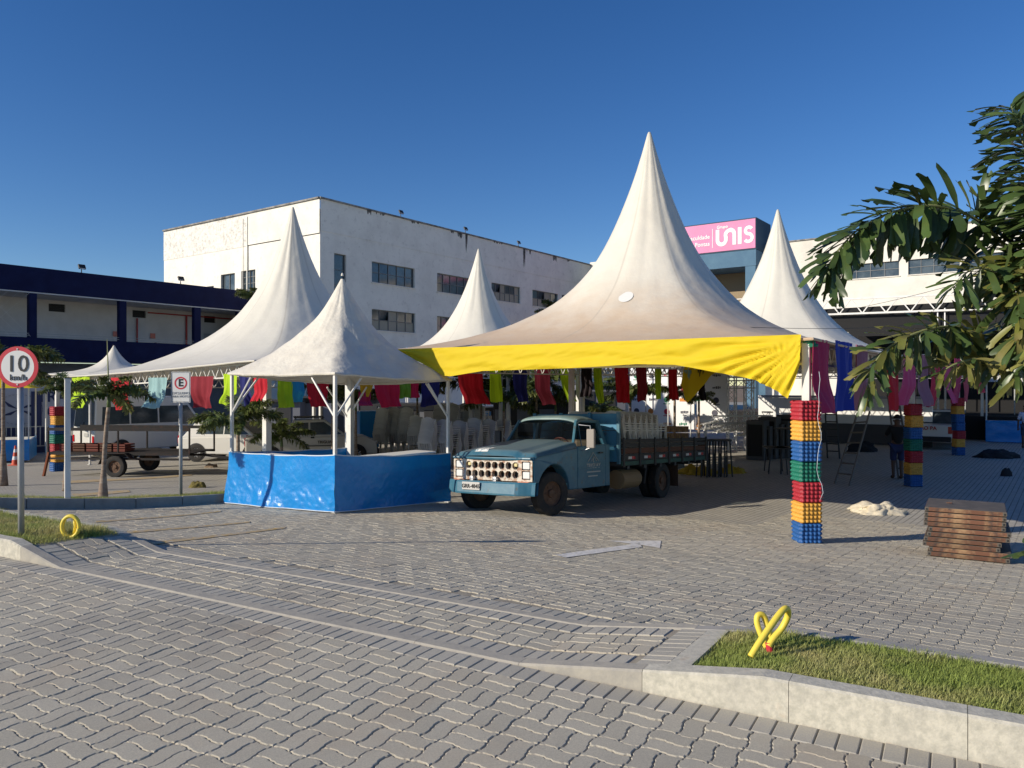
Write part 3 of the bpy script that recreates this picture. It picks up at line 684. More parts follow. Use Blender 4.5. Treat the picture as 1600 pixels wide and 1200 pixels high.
def dirtfab(name, top, low, zlo, zhi):
    m = mat(name, top, .6, transl=.02, var=(.9, .35, .75, tuple(c * .88 for c in top)), bump=(1.8, .45, .06)); nt = m.node_tree; n = nt.nodes; l = nt.links
    b = n['Principled BSDF']; src = b.inputs['Base Color'].links[0].from_socket
    tc = n.new('ShaderNodeTexCoord'); sx = n.new('ShaderNodeSeparateXYZ'); l.new(tc.outputs['Object'], sx.inputs[0])
    no = n.new('ShaderNodeTexNoise'); no.inputs['Scale'].default_value = 2.5; no.inputs['Detail'].default_value = 6; l.new(tc.outputs['Object'], no.inputs[0])
    ma = n.new('ShaderNodeMath'); ma.operation = 'MULTIPLY_ADD'; ma.inputs[1].default_value = 1.1; l.new(no.outputs[0], ma.inputs[0]); l.new(sx.outputs['Z'], ma.inputs[2])
    mr = n.new('ShaderNodeMapRange'); mr.interpolation_type = 'SMOOTHSTEP'; mr.inputs['From Min'].default_value = zhi; mr.inputs['From Max'].default_value = zlo; l.new(ma.outputs[0], mr.inputs[0])
    mx = n.new('ShaderNodeMix'); mx.data_type = 'RGBA'; l.new(mr.outputs[0], mx.inputs[0]); l.new(src, mx.inputs['A']); mx.inputs['B'].default_value = (*low, 1)
    l.new(mx.outputs['Result'], b.inputs['Base Color'])
    for q in n:
        if q.type == 'BSDF_TRANSLUCENT': l.new(mx.outputs['Result'], q.inputs[0])
    return m
def seams(m, k=8, off=0.):
    nt = m.node_tree; n = nt.nodes; l = nt.links; b = n['Principled BSDF']; src = b.inputs['Base Color'].links[0].from_socket
    tc = n.new('ShaderNodeTexCoord'); sx = n.new('ShaderNodeSeparateXYZ'); l.new(tc.outputs['Object'], sx.inputs[0])
    def M(op, a, b_=None):
        q = n.new('ShaderNodeMath'); q.operation = op
        for i, v in enumerate((a, b_)):
            if v is None: continue
            if isinstance(v, (int, float)): q.inputs[i].default_value = v
            else: l.new(v, q.inputs[i])
        return q.outputs[0]
    at = M('ADD', M('MULTIPLY', M('ARCTAN2', sx.outputs['Y'], sx.outputs['X']), k / 6.28318), off); fr = M('ABSOLUTE', M('SUBTRACT', M('FRACT', at), .5))
    r = M('SQRT', M('ADD', M('MULTIPLY', sx.outputs['X'], sx.outputs['X']), M('MULTIPLY', sx.outputs['Y'], sx.outputs['Y'])))
    d = M('MULTIPLY', M('MULTIPLY', fr, r), 6.28318 / k); f = M('MULTIPLY', M('LESS_THAN', d, .022), .30)
    mx = n.new('ShaderNodeMix'); mx.data_type = 'RGBA'; l.new(f, mx.inputs[0]); l.new(src, mx.inputs['A']); mx.inputs['B'].default_value = (.40, .36, .29, 1); l.new(mx.outputs['Result'], b.inputs['Base Color'])
F1 = dirtfab('tent_fabric_dusty', (.74, .70, .60), (.60, .44, .29), 3.6, 5.9)
F2 = mat('tent_fabric_white', (.73, .70, .61), .6, transl=.02, var=(.8, .35, .75, (.66, .63, .54)), bump=(1.8, .4, .06))
seams(F1, 8, .5); seams(F2, 8, .5)
SEAM = mat('tent_seam', (.70, .66, .57), .7)
def frustum_tent(name, label, C, half, eave, apex, fab, k=3.5, wr=.035, seed=0, legs=True, legw=.11, beams=True, nt_=96, nr_=40, zdrop=None, braces=False, sag=.05, cone_r=.05, legz=None, skip_legs=(), group=None):
    root = thing(name, label, 'tent', (C[0], C[1], 0), A1, group); f = canopy_fn(half, eave, apex, k, wr, seed, sag, cone_r)
    if zdrop: f0 = f; f = lambda t, th: (lambda p: Vector((p.x, p.y, p.z + zdrop(p.x, p.y))))(f0(t, th))
    mb = MB(); mb.grid(lambda a, b: f(a, 2 * math.pi * b), nr_, nt_); mb.lathe([(cone_r, apex), (cone_r * .6, apex + .05), (0, apex + .06)], 12); mb.build('canopy', fab, root, smooth=True)
    cs_ = [(-half, -half), (half, -half), (half, half), (-half, half)]
    mb = MB(); prev = [f(1, 2 * math.pi * b / 96) for b in range(97)]
    mb.tube([p - Vector((0, 0, .02)) for p in prev], .022, 5, False); mb.build('edge_rope', fab, root)
    zd = (lambda x, y: zdrop(x, y)) if zdrop else (lambda x, y: 0)
    if beams:
        for i in range(4):
            (ax, ay), (bx, by) = cs_[i], cs_[(i + 1) % 4]; mb = MB(); i1 = .97
            truss(mb, (ax * i1, ay * i1, eave - .08 + zd(ax, ay)), (bx * i1, by * i1, eave - .08 + zd(bx, by)), .3, .035); mb.build('truss_beam', WHITE, root)
    for i, (ax, ay) in enumerate(cs_):
        if i in skip_legs: continue
        wx = C[0] + D1.x * ax + D2.x * ay; wy = C[1] + D1.y * ax + D2.y * ay; zg = g(wx, wy); i1 = .985; ze = eave - .03 + zd(ax, ay)
        mb = MB(); mb.bar((ax * i1, ay * i1, zg - .02), (ax * i1, ay * i1, ze), legw, up=(1, 0, 0)); mb.box((ax * i1, ay * i1, zg + .012), (legw * 2.2, legw * 2.2, .012)); mb.build('leg', WHITE, root, bevel=.008)
        if braces:
            s_ = .75
            for dx, dy in ((-math.copysign(1, ax), 0), (0, -math.copysign(1, ay))):
                MB().tube([(ax * i1, ay * i1, ze - s_), (ax * i1 + dx * s_ * .8, ay * i1 + dy * s_ * .8, ze - .06)], .02, 6).build('brace', WHITE, root)
    return root, f
RC = Vector((4.39, 11.3, 0)); TC1 = RC + D1 * 5 + D2 * 5; EAVE, APEX = 3.28, 8.54
t1, f1 = frustum_tent('pagoda_tent', 'largest and nearest pagoda tent, dusty cream, with yellow valance over the truck', TC1, 5, EAVE, APEX, F1, seed=3, group='pagoda tents on the lot', skip_legs=(1,), zdrop=lambda x, y: -.12 * clamp((y) / 5) if 0 else 0)
# stitched pale patch on the canopy, and wires
best = None
for a in range(30, 90):
    for b in range(0, 180):
        t_, th = a / 100, 2 * math.pi * b / 180; p = f1(t_, th); w = TC1 + D1 * p.x + D2 * p.y; X, Y, Z = w.x, w.y, p.z
        if Y > TC1.y: continue
        e = (800 + 1200 * X / Y - 978) ** 2 + (600 - 1200 * (Z - CH) / Y - 466) ** 2
        if best is None or e < best[0]: best = (e, t_, th)
_, bt, bth = best
mb = MB(); N_ = 20; ctr = f1(bt, bth); ring = []
du = (f1(bt + .03, bth) - ctr).normalized(); dv = (f1(bt, bth + .03) - ctr).normalized(); nn = dv.cross(du).normalized()
if nn.dot(Vector((ctr.x, ctr.y, 0))) < 0: nn = -nn
ring = [ctr + nn * .014 + du * .20 * math.sin(2 * math.pi * i / N_) * 1.0 + dv * .16 * math.cos(2 * math.pi * i / N_) for i in range(N_)]
mb.add(ring, [tuple(range(N_))]); mb.build('patch', mat('patch_white', (.80, .79, .74), .6), t1)
t2, f2 = frustum_tent('pagoda_tent', 'white pagoda tent on the right, behind the nearest one, in front of the hall', TC1 + D1 * 10, 4.95, EAVE, APEX, F2, seed=9, skip_legs=(1,), group='pagoda tents on the lot')
t3, f3 = frustum_tent('pagoda_tent', 'white pagoda tent on the left rising over the corner of the white building', TC1 + D2 * 13.2, 5.3, EAVE - .1, APEX, F2, seed=14, skip_legs=(0,), group='pagoda tents on the lot', zdrop=lambda x, y: -.34 * clamp((y + 5) / 10) * clamp((x * x + y * y) / 25))
t4, f4 = frustum_tent('pagoda_tent', 'farthest white pagoda tent in the middle, seen between two nearer peaks', TC1 + D1 * 10 + D2 * 13.1, 4.9, EAVE, APEX, F2, seed=21, group='pagoda tents on the lot', nt_=64, nr_=28)
t5, f5 = frustum_tent('pagoda_tent', 'low white tent at the end of the right-hand row, mostly hidden by palm leaves', TC1 + D1 * 20.4, 4.9, EAVE, 4.9, F2, seed=25, group='pagoda tents on the lot', nt_=48, nr_=20)
p = px(178, 590, 30); frustum_tent('small_tent', 'small white peaked tent far behind the left palm', (p.x, p.y), 1.75, 3.0, 4.05, F2, k=3, seed=31, legw=.06, beams=False, nt_=48, nr_=16)
p = px(636, 590, 46); frustum_tent('small_tent', 'tiny pale blue peaked tent far behind, left of the farthest pagoda', (p.x, p.y), 1.6, 3.2, 4.75, mat('pale_blue_fabric', (.35, .48, .62), .6), k=1.4, seed=33, legw=.06, beams=False, nt_=32, nr_=10)
# ---- drink booth
FB = Vector((-3.02, 13.1, 0)); BC = FB + D1 * 1.5 + D2 * 1.5
F3 = mat('crumpled_tent_fabric', (.74, .70, .60), .6, transl=.03, var=(2.2, .35, .75, (.64, .59, .50)), bump=(3.2, .8, .06))
bt_, fb = frustum_tent('booth_tent', 'small crumpled white pagoda tent over a booth wrapped in blue tarpaulin', BC, 1.5, 2.80, 4.74, F3, k=1.1, wr=.09, seed=44, legw=.055, beams=False, braces=True, nt_=80, nr_=30, sag=.03, cone_r=.03, zdrop=lambda x, y: -.10 * clamp((x + 1.5) / 3) * (1 + clamp((y + 1.5) / 3)) + .02 * clamp((y + 1.5) / 3))
TARP = mat('blue_tarpaulin', (.004, .22, .60), .3, spec=.6, var=(3, .45, .75, (.01, .28, .68), .6), bump=(9, .45, .03), transl=.05, stretch=(1, 1, 1))
WHT = mat('hem_white', (.6, .68, .74), .6)
def tarp_side(root, a, b, h, seed=0, zl=.03, nm='tarp_wall', w0=0.):
    # a,b local xy of corners, ground-following
    a, b = Vector((*a, 0)), Vector((*b, 0)); L = (b - a).length; nrm = Vector((b.y - a.y, a.x - b.x, 0)).normalized(); c0 = root.matrix_basis
    def base(p): w = root.location + D1 * p.x + D2 * p.y; return g(w.x, w.y)
    def f(i, j):
        p = a.lerp(b, i); z0 = base(p) + zl; z1 = base(p) + h - .03 * math.sin(math.pi * i) - .012 * abs(math.sin(i * 9))
        z = lerp(z0, z1, j); q = noise.noise((i * L * 1.3 + seed, j * 1.6, 3)) * .05 + noise.noise((i * L * 4 + j * 3 + seed, j * 4 - i * 3, 7)) * .014 + abs(noise.noise((i * L * 5 + j * 6, j * 6 - i * L * 4, seed))) * .016 + abs(noise.noise((i * L * 11 - j * 9, j * 12 + i * L * 8, seed))) * .006
        q += .10 * (1 - j) * sstep(.0, .5, 1 - i) * w0
        return p + nrm * (q * (1.15 - j)) + Vector((0, 0, z))
    mb = MB(); mb.grid(f, 110, 40); o = mb.build(nm, TARP, root, smooth=True)
    mb = MB(); mb.tube([f(i / 50, 0) + nrm * .004 for i in range(51)], .009, 4); mb.tube([f(i / 50, 1) for i in range(51)], .012, 4); mb.build('hem', WHT, o); return o
h_ = 1.5
tarp_side(bt_, (-h_ - .03, h_), (-h_ - .03, -h_ - .03), 1.0, 2, w0=1.)       # left face, towards the sun
tarp_side(bt_, (-h_ - .03, -h_ - .03), (h_, -h_ - .03), 1.0, 8)
tarp_side(bt_, (h_, h_), (-h_, h_), 1.0, 12)
mb = MB(); zc_ = 1.22; mb.box((.1, -.95, zc_), (2.6, .55, .03)); mb.box((-1.1, .1, zc_ + .01), (.45, 2.2, .03)); mb.build('counter', CLEANW, bt_, bevel=.006)
# ---- yellow valance along the front of the nearest tent
LFT = RC + D2 * 10
def edge_pt(xp): # point of the front edge seen in a photo column
    r = (xp - 800) / 1200; t = (RC.x - r * RC.y) / (r * D2.y - D2.x); return RC + D2 * t
DROP = [(600, .03), (636, .10), (665, .30), (700, .56), (712, .58), (760, .48), (900, .45), (1000, .40), (1060, .42), (1110, .52), (1180, .66), (1215, .82), (1234, .95), (1245, .70), (1254, .40)]
val = MB()
def vf(i, j):
    xp = lerp(600, 1254, i); p = edge_pt(xp)
    for (x0, d0), (x1, d1_) in zip(DROP, DROP[1:]):
        if xp <= x1: d = lerp(d0, d1_, (xp - x0) / (x1 - x0)); break
    dist = (p - RC).length; z = EAVE + .05 - d * j
    ang = math.atan2(EAVE - z, dist + .05); k = sstep(3.4, .3, dist)
    fold = k * .05 * math.sin(ang * 46 + noise.noise((ang * 6, dist, 0)) * 3) * min(1, j * 4) * min(1, dist * 1.5)
    fold += .025 * noise.noise((dist * 1.3 + j * 1.2, j * 2.5 - dist * .3, 4)) * j * 2 + .010 * noise.noise((dist * 5 - j * 6, j * 7, 9)) + .018 * math.sin(j * 11 + dist * 1.1 + noise.noise((dist, j, 1)) * 4) * j
    o_ = -D1 * (.085 + .05 * j + fold)
    return p - Vector((0, 0, p.z)) + Vector((o_.x, o_.y, z))
val.grid(vf, 260, 22); val.build('yellow_valance', YEL, None, smooth=True, label='long yellow cloth valance draped along the front edge of the nearest tent', category='cloth banner')
# side strip of yellow under the back edge, seen through the tent
mb = MB(); B1 = RC + D1 * 10; 
def bk(i, j):
    p = B1 + D2 * lerp(4.3, 6.2, i) - D1 * (.1 + .3 * j); z = EAVE - .05 - j * (.25 + 1.0 * sstep(.35, 1., i) * (1 - sstep(.9, 1., i) * .6)) + .05 * noise.noise((i * 9, j * 3, 0)); return Vector((p.x, p.y, z))
mb.grid(bk, 40, 10); mb.build('yellow_valance', YEL, None, smooth=True, label='shaded yellow cloth gathered at the rear edge inside the nearest tent', category='cloth banner')
# green rope at the corner
mb = MB(); RP = mat('green_rope', (.02, .22, .12), .6)
random.seed(3)
for k in range(7):
    z = EAVE - .04 - .012 * k; mb.tube([(RC.x + .0 + .085 * math.cos(a * .785) + .01 * k, RC.y + .1 + .085 * math.sin(a * .785), z + .02 * math.sin(a + k)) for a in range(9)], .012, 5)
mb.build('rope', RP, None, label='green rope knotted round the tent leg top above the egg tray column', category='rope')
# ---- flags: hanging cloths on the tent edges
FC_ = {}
def fcol(n_, c): FC_[n_] = mat('flag_' + n_, c, .85, transl=.08, bump=(7, .3, .02))
for n_, c in dict(lime=(.42, .62, .01), red=(.50, .006, .02), darkred=(.22, .008, .02), crimson=(.55, .01, .06), teal=(.28, .46, .47), navy=(.008, .012, .13), blue=(.01, .035, .34), magenta=(.42, .02, .10), mauve=(.30, .12, .17), pink=(.58, .06, .18), green=(.15, .36, .03), cyan=(.02, .28, .55), black=(.015, .008, .012), yellow=(.62, .36, .01), rose=(.42, .05, .09)).items(): fcol(n_, c)
def flag(x0, x1, yt, yb, col, edge, skew=0., label=None, curl=0., group='coloured cloths hanging from the tent edges'):
    # edge: (point, direction) of the beam it hangs from; photo columns give where along it
    P, D = edge
    def on(xp): r = (xp - 800) / 1200; t = (P.x - r * P.y) / (r * D.y - D.x); return P + D * t
    a, b = on(x0), on(x1); Y = (a.y + b.y) / 2; zt = CH - (yt - 600) / 1200 * Y; zb = CH - (yb - 600) / 1200 * Y
    W_ = (b - a).length; dr = (b - a).normalized(); sd = x0 * 7.3
    nrm = Vector((dr.y, -dr.x, 0))
    def f(i, j):
        p = a.lerp(b, i); sk = skew / 1200 * Y
        wv = .035 * math.sin(i * (11 + 5 * math.sin(sd)) + sd + j * 1.5) * (.5 + j) + .02 * math.sin(i * 27 + sd * 2) + .09 * noise.noise((i * 2 + sd, j * 2.2, 0)) * j + (.16 * math.sin(sd * 1.7) * sstep(.6, 1, j))
        off = dr * (sk * j ** 1.6 * (1 + .25 * noise.noise((sd, i * 2, 1)))) + nrm * (wv + curl * j ** 2)
        z = lerp(zt, zb, j) + .05 * noise.noise((sd, i * 2.5, 6)) * j
        p = p.lerp((a + b) / 2, clamp(.10 + .26 * math.sin(sd * 3.1)) * sstep(.2, 1, j))
        return Vector((p.x + off.x, p.y + off.y, z))
    mb = MB(); mb.grid(f, 16, 20); return mb.build('hanging_cloth', FC_[col], None, smooth=True, label=label, category='cloth', group=group)
E1R = (RC - D2 * .04, D1); E1L = (LFT + D2 * .04, D1); E1B = (RC + D1 * 9.8, D2); E2R = (RC + D1 * 10 - D2 * .04, D1)
C3 = TC1 + D2 * 13.2; E3F = (C3 - D1 * 5.3, D2); E3R = (C3 - D2 * 5.3, D1); E3L = (C3 + D2 * 4.95, D1); E3B = (C3 + D1 * 4.95, D2)
for a in [
    (1271, 1298, 531, 645, 'magenta', E1R, 6, 'long magenta cloth hanging right beside the egg tray column'),
    (1304, 1331, 534, 643, 'blue', E1R, 2, 'royal blue cloth hanging next to the magenta one'),
    (1336, 1356, 540, 641, 'mauve', E1R, 4, 'dull mauve cloth right of the royal blue one'),
    (1388, 1404, 548, 640, 'red', E1R, -6, 'curved dark red cloth above the person by the ladder'),
    (1412, 1427, 553, 633, 'pink', E1R, -4, 'narrow pink cloth right of the curved dark red one'),
    (1436, 1449, 555, 634, 'mauve', E2R, -4, 'pale mauve cloth just left of the second egg tray column'),
    (1456, 1472, 556, 635, 'crimson', E2R, -2, 'crimson cloth above the back of the white pickup'),
    (1476, 1485, 558, 630, 'pink', E2R, 0, 'thin pink cloth over the white pickup roof'),
    (1491, 1503, 560, 630, 'magenta', E2R, -2, 'bright magenta cloth left of the third egg tray column'),
    (1506, 1516, 562, 628, 'rose', E2R, 0, 'dark rose cloth half behind palm leaves'),
    (1521, 1536, 563, 614, 'crimson', E2R, 0, 'short crimson cloth over the third egg tray column'),
    (716, 752, 563, 631, 'red', E1L, 8, 'broad dark red cloth right of the booth leg'),
    (764, 783, 566, 628, 'lime', E1L, 8, 'lime cloth hanging right of the broad red one'),
    (800, 822, 566, 628, 'navy', E1L, 8, 'navy cloth over the truck cab'),
    (834, 859, 568, 632, 'rose', E1L, 9, 'rose coloured cloth curling right, over the truck roof'),
    (876, 893, 568, 628, 'lime', E1L, 8, 'lime cloth over the truck mirror side'),
    (909, 925, 572, 620, 'black', E1B, 2, 'almost black cloth at the rear left tent corner'),
    (928, 939, 573, 629, 'lime', E1B, 5, 'slim lime cloth in front of the grey rear wall'),
    (960, 981, 572, 629, 'red', E1B, 6, 'bright red cloth above the headboard of the truck bed'),
    (993, 1009, 574, 627, 'darkred', E1B, 5, 'maroon cloth at the left edge of the sponsor wall'),
    (1023, 1034, 576, 624, 'lime', E1B, 0, 'narrow lime cloth in front of the sponsor wall'),
    (1045, 1058, 577, 625, 'red', E1B, 2, 'red cloth in the middle of the sponsor wall'),
    (1069, 1080, 578, 625, 'teal', E1B, 1, 'grey teal cloth in front of the sponsor wall'),
    (1090, 1101, 578, 626, 'black', E1B, 0, 'blackish maroon cloth by the dark rear tent leg'),
    (113, 138, 588, 637, 'lime', E3F, 0, 'lime cloth at the far left beside the white pole'),
    (172, 200, 590, 640, 'red', E3F, 2, 'bright red cloth behind the thin palm crown'),
    (232, 262, 590, 637, 'teal', E3F, -6, 'pale teal cloth left of the motorcycle parking sign'),
    (296, 335, 588, 637, 'darkred', E3F, -6, 'wide maroon cloth right of the motorcycle parking sign'),
    (349, 372, 584, 632, 'lime', E3F, -4, 'lime cloth behind the left booth leg'),
    (374, 394, 586, 634, 'navy', E3F, 0, 'navy cloth between lime and maroon ones by the booth'),
    (394, 415, 584, 630, 'red', E3F, 4, 'red cloth just left of the thick white post in the booth'),
    (435, 459, 580, 636, 'lime', E3R, -4, 'bright lime cloth right of the thick white post'),
    (455, 476, 582, 629, 'cyan', E3R, 2, 'cyan cloth beside the bright lime one'),
    (481, 515, 582, 636, 'red', E3R, -3, 'wide red cloth left of the front booth leg'),
    (562, 584, 588, 620, 'yellow', E3R, -4, 'short ochre cloth under the right half of the booth tent'),
    (560, 580, 612, 634, 'magenta', E3R, 0, 'low dark magenta cloth under the ochre one'),
    (584, 622, 592, 636, 'crimson', E3R, 10, 'wide crimson cloth blowing right behind the booth'),
    (621, 640, 594, 622, 'green', E3R, 4, 'green cloth between the wide crimson and a narrow red one'),
    (641, 656, 594, 622, 'crimson', E3R, 0, 'narrow crimson cloth right of the green one'),
    (659, 688, 588, 634, 'navy', E3R, 0, 'navy cloth left of the right booth leg')]:
    flag(*a[:7], label=a[7])
# ---- egg tray columns
EC = {n_: mat('egg_tray_' + n_, c, .55, spec=.4, island=.05, var=(20, .4, .7, tuple(q * .7 for q in c))) for n_, c in dict(red=(.42, .025, .04), yellow=(.74, .38, .06), blue=(.02, .11, .34), green=(.01, .17, .11)).items()}
def tray_mesh(seed):
    rnd = random.Random(seed); n_ = 5; k = 4; W_, H_ = .315, .30; mb = MB(); jx = [rnd.uniform(-.004, .004) for _ in range(40)]
    def f(i, j):
        x, y = i * n_, j * n_; cx, cy = x - math.floor(x) - .5, y - math.floor(y) - .5
        h = max(0, 1 - (cx * cx + cy * cy) * 5.2); h = .034 * h ** .6 if h > 0 else 0
        e = .004 * noise.noise((x * 2, y * 2, seed)); edge = -.02 if i in (0, 1) or j in (0, 1) else 0
        return Vector(((i - .5) * W_ + e, -h + e - edge + .01 * noise.noise((x * .5, y * .5, seed + 2)), (j - .5) * H_ + e))
    mb.grid(f, n_ * k, n_ * k); return mb
TR = {c: [tray_mesh(s_).mesh('egg_tray', EC[c], True) for s_ in (1, 2)] for c in EC}
def tray_column(p, seq, label, scale=1., hb=.30, rz=A1, faces=4):
    root = thing('egg_tray_column', label, 'decoration', p, rz, 'columns of coloured egg trays round the tent legs'); rnd = random.Random(p[0])
    z = hb * .5; hw = .155
    for c in reversed(seq):
        ox, oy = rnd.uniform(-.018, .018), rnd.uniform(-.018, .018); tw = rnd.uniform(-.05, .05)
        for f_ in range(faces):
            a = f_ * math.pi / 2 + tw; d = Vector((math.sin(a), -math.cos(a), 0)) * (hw - .005)
            link('egg_tray', TR[c][rnd.randrange(2)], root, (d.x + ox, d.y + oy, z), (0, 0, a))
        z += hb
    return root
SEQ = ['red', 'yellow', 'blue', 'green', 'red', 'yellow', 'blue']
def legp(P): return (P.x, P.y, g(P.x, P.y))
q = RC + (D1 + D2) * .08; tray_column(legp(q), SEQ, 'nearest column of coloured egg trays, sunlit, at the front corner of the yellow-edged tent', rz=.06)
q = RC + D1 * 10.12 + D2 * .12; tray_column(legp(q), SEQ, 'second egg tray column in shade, in front of the white pickup', rz=.05)
q = RC + D1 * 20.57 + D2 * .17; tray_column(legp(q), ['red', 'yellow', 'blue', 'blue', 'red', 'yellow', 'blue'], 'third egg tray column farthest right, beside the blue tarp booth', rz=.05)
q = C3 - D1 * 5.22 + D2 * 5.22; tray_column(legp(q), ['red', 'yellow', 'blue', 'green', 'red', 'yellow', 'blue'], 'egg tray column at far left behind the trailer')
# rope trailing down the near column
mb = MB(); mb.tube([(RC.x - .02 + .05 * math.sin(i * .9) * (i / 16) + .1, RC.y - .12 - .03 * math.sin(i * 1.7), EAVE - .5 - i * .11) for i in range(18)], .0035, 5)
mb.build('rope', WHT, None, smooth=True, label='thin pale rope dangling down beside the nearest egg tray column', category='rope')
# legs of neighbouring rows near the far right: light canopy and blue stall
# ================================================================ VEHICLES
RIMW = mat('rim_silver', (.45, .45, .46), .35, metal=.7); LAMP = mat('lamp_glass', (.75, .75, .72), .12, spec=.8); REDL = mat('red_lamp', (.45, .01, .01), .25); ORL = mat('orange_lamp', (.55, .14, .03), .35)
DUST = mat('dusty_rim', (.10, .05, .025), .8, var=(9, .4, .7, (.17, .10, .06)))
def wheel(root, p, r, w, rim, steer=0., nm='wheel', spokes=0, M=None):
    # axis along local y
    RX = Matrix.Rotation(R(90), 4, 'X'); h = w / 2
    mb = MB(); prof = [(r * .58, -h * .9), (r * .72, -h), (r * .93, -h * .96), (r, -h * .78)]
    for k in range(-2, 3): prof += [(r, h * .3 * k - .012 - .0001), (r - .008, h * .3 * k - .008), (r - .008, h * .3 * k + .008), (r, h * .3 * k + .012)]
    prof += [(r, h * .78), (r * .93, h * .96), (r * .72, h), (r * .58, h * .9), (r * .55, 0), (r * .58, -h * .9)]
    mb.lathe(prof, 36, RX); o = mb.build(nm, RUBBER, root, smooth=False, loc=p, rot=(0, 0, steer))
    mb = MB(); mb.lathe([(r * .6, -h * .86), (r * .57, -h * .6), (r * .5, -h * .35), (r * .2, -h * .35), (r * .17, -h * .75), (0, -h * .8)], 28, RX)
    mb.lathe([(0, h * .8), (r * .17, h * .75), (r * .2, h * .35), (r * .5, h * .35), (r * .57, h * .6), (r * .6, h * .86)], 28, RX)
    for k in range(spokes):
        a = 2 * math.pi * k / spokes
        for s_ in (-1, 1): mb.bar((math.cos(a) * r * .12, s_ * h * .62, math.sin(a) * r * .12), (math.cos(a) * r * .56, s_ * h * .8, math.sin(a) * r * .56), .03, .03)
    if not spokes:
        for k in range(6):
            a = math.pi / 3 * k
            for s_ in (-1, 1): mb.tube([(math.cos(a) * r * .32, s_ * h * .34, math.sin(a) * r * .32), (math.cos(a) * r * .32, s_ * h * .46, math.sin(a) * r * .32)], .018, 6)
    mb.build('rim', rim, o, smooth=False); return o
# ---------------------------------------------------------------- old blue flatbed truck
TBLUE = mat('truck_blue_paint', (.03, .13, .20), .38, spec=.5, var=(2.4, .42, .66, (.08, .19, .24), .85), var2=(8, .60, .70, (.11, .085, .065), .8), bump=(14, .08, .01))
nt = TBLUE.node_tree; n = nt.nodes; l = nt.links; b = n['Principled BSDF']; src = b.inputs['Base Color'].links[0].from_socket     # dust lying on upward faces
ge = n.new('ShaderNodeNewGeometry'); sx = n.new('ShaderNodeSeparateXYZ'); l.new(ge.outputs['Normal'], sx.inputs[0]); mr = n.new('ShaderNodeMapRange'); mr.inputs['From Min'].default_value = .75; mr.inputs['From Max'].default_value = 1; mr.inputs['To Max'].default_value = .55; l.new(sx.outputs['Z'], mr.inputs[0])
mx = n.new('ShaderNodeMix'); mx.data_type = 'RGBA'; l.new(mr.outputs[0], mx.inputs[0]); l.new(src, mx.inputs['A']); mx.inputs['B'].default_value = (.20, .23, .22, 1); l.new(mx.outputs['Result'], b.inputs['Base Color'])
TGREEN = mat('faded_green_board', (.05, .12, .09), .8, var=(5, .4, .7, (.03, .06, .05)))
TBROWN = mat('brown_board', (.13, .05, .025), .8, var=(4, .4, .7, (.07, .035, .02)), stretch=(1, 6, 6))
TGREY = mat('grey_board', (.05, .048, .045), .8, var=(5, .4, .7, (.05, .05, .05)))
CREAMG = mat('chipped_cream', (.62, .56, .46), .6, var=(14, .46, .6, (.30, .13, .06), .9), bump=(20, .3, .01))
HBLUE = mat('headboard_blue', (.045, .20, .34), .6, var=(3, .4, .7, (.06, .26, .42)), var2=(8, .6, .7, (.09, .07, .06), .7))
Fv = Vector((-.586, -.81, .050)).normalized(); Lv = Vector((.81, -.586, .035)); Lv = (Lv - Fv * Lv.dot(Fv)).normalized(); Uv = Fv.cross(Lv)
TO = Vector((.02, 14.22, .225))
TM = Matrix(((Fv.x, Lv.x, Uv.x, TO.x), (Fv.y, Lv.y, Uv.y, TO.y), (Fv.z, Lv.z, Uv.z, TO.z), (0, 0, 0, 1)))
tk = thing('flatbed_truck', 'old weathered blue flatbed truck with cream grille loaded with chairs, nose towards the camera', 'truck', M=TM)
HW = .92
def circ(cx, cz, r, a0, a1, n_): return [(cx + r * math.cos(R(lerp(a0, a1, i / n_))), cz + r * math.sin(R(lerp(a0, a1, i / n_)))) for i in range(n_ + 1)]
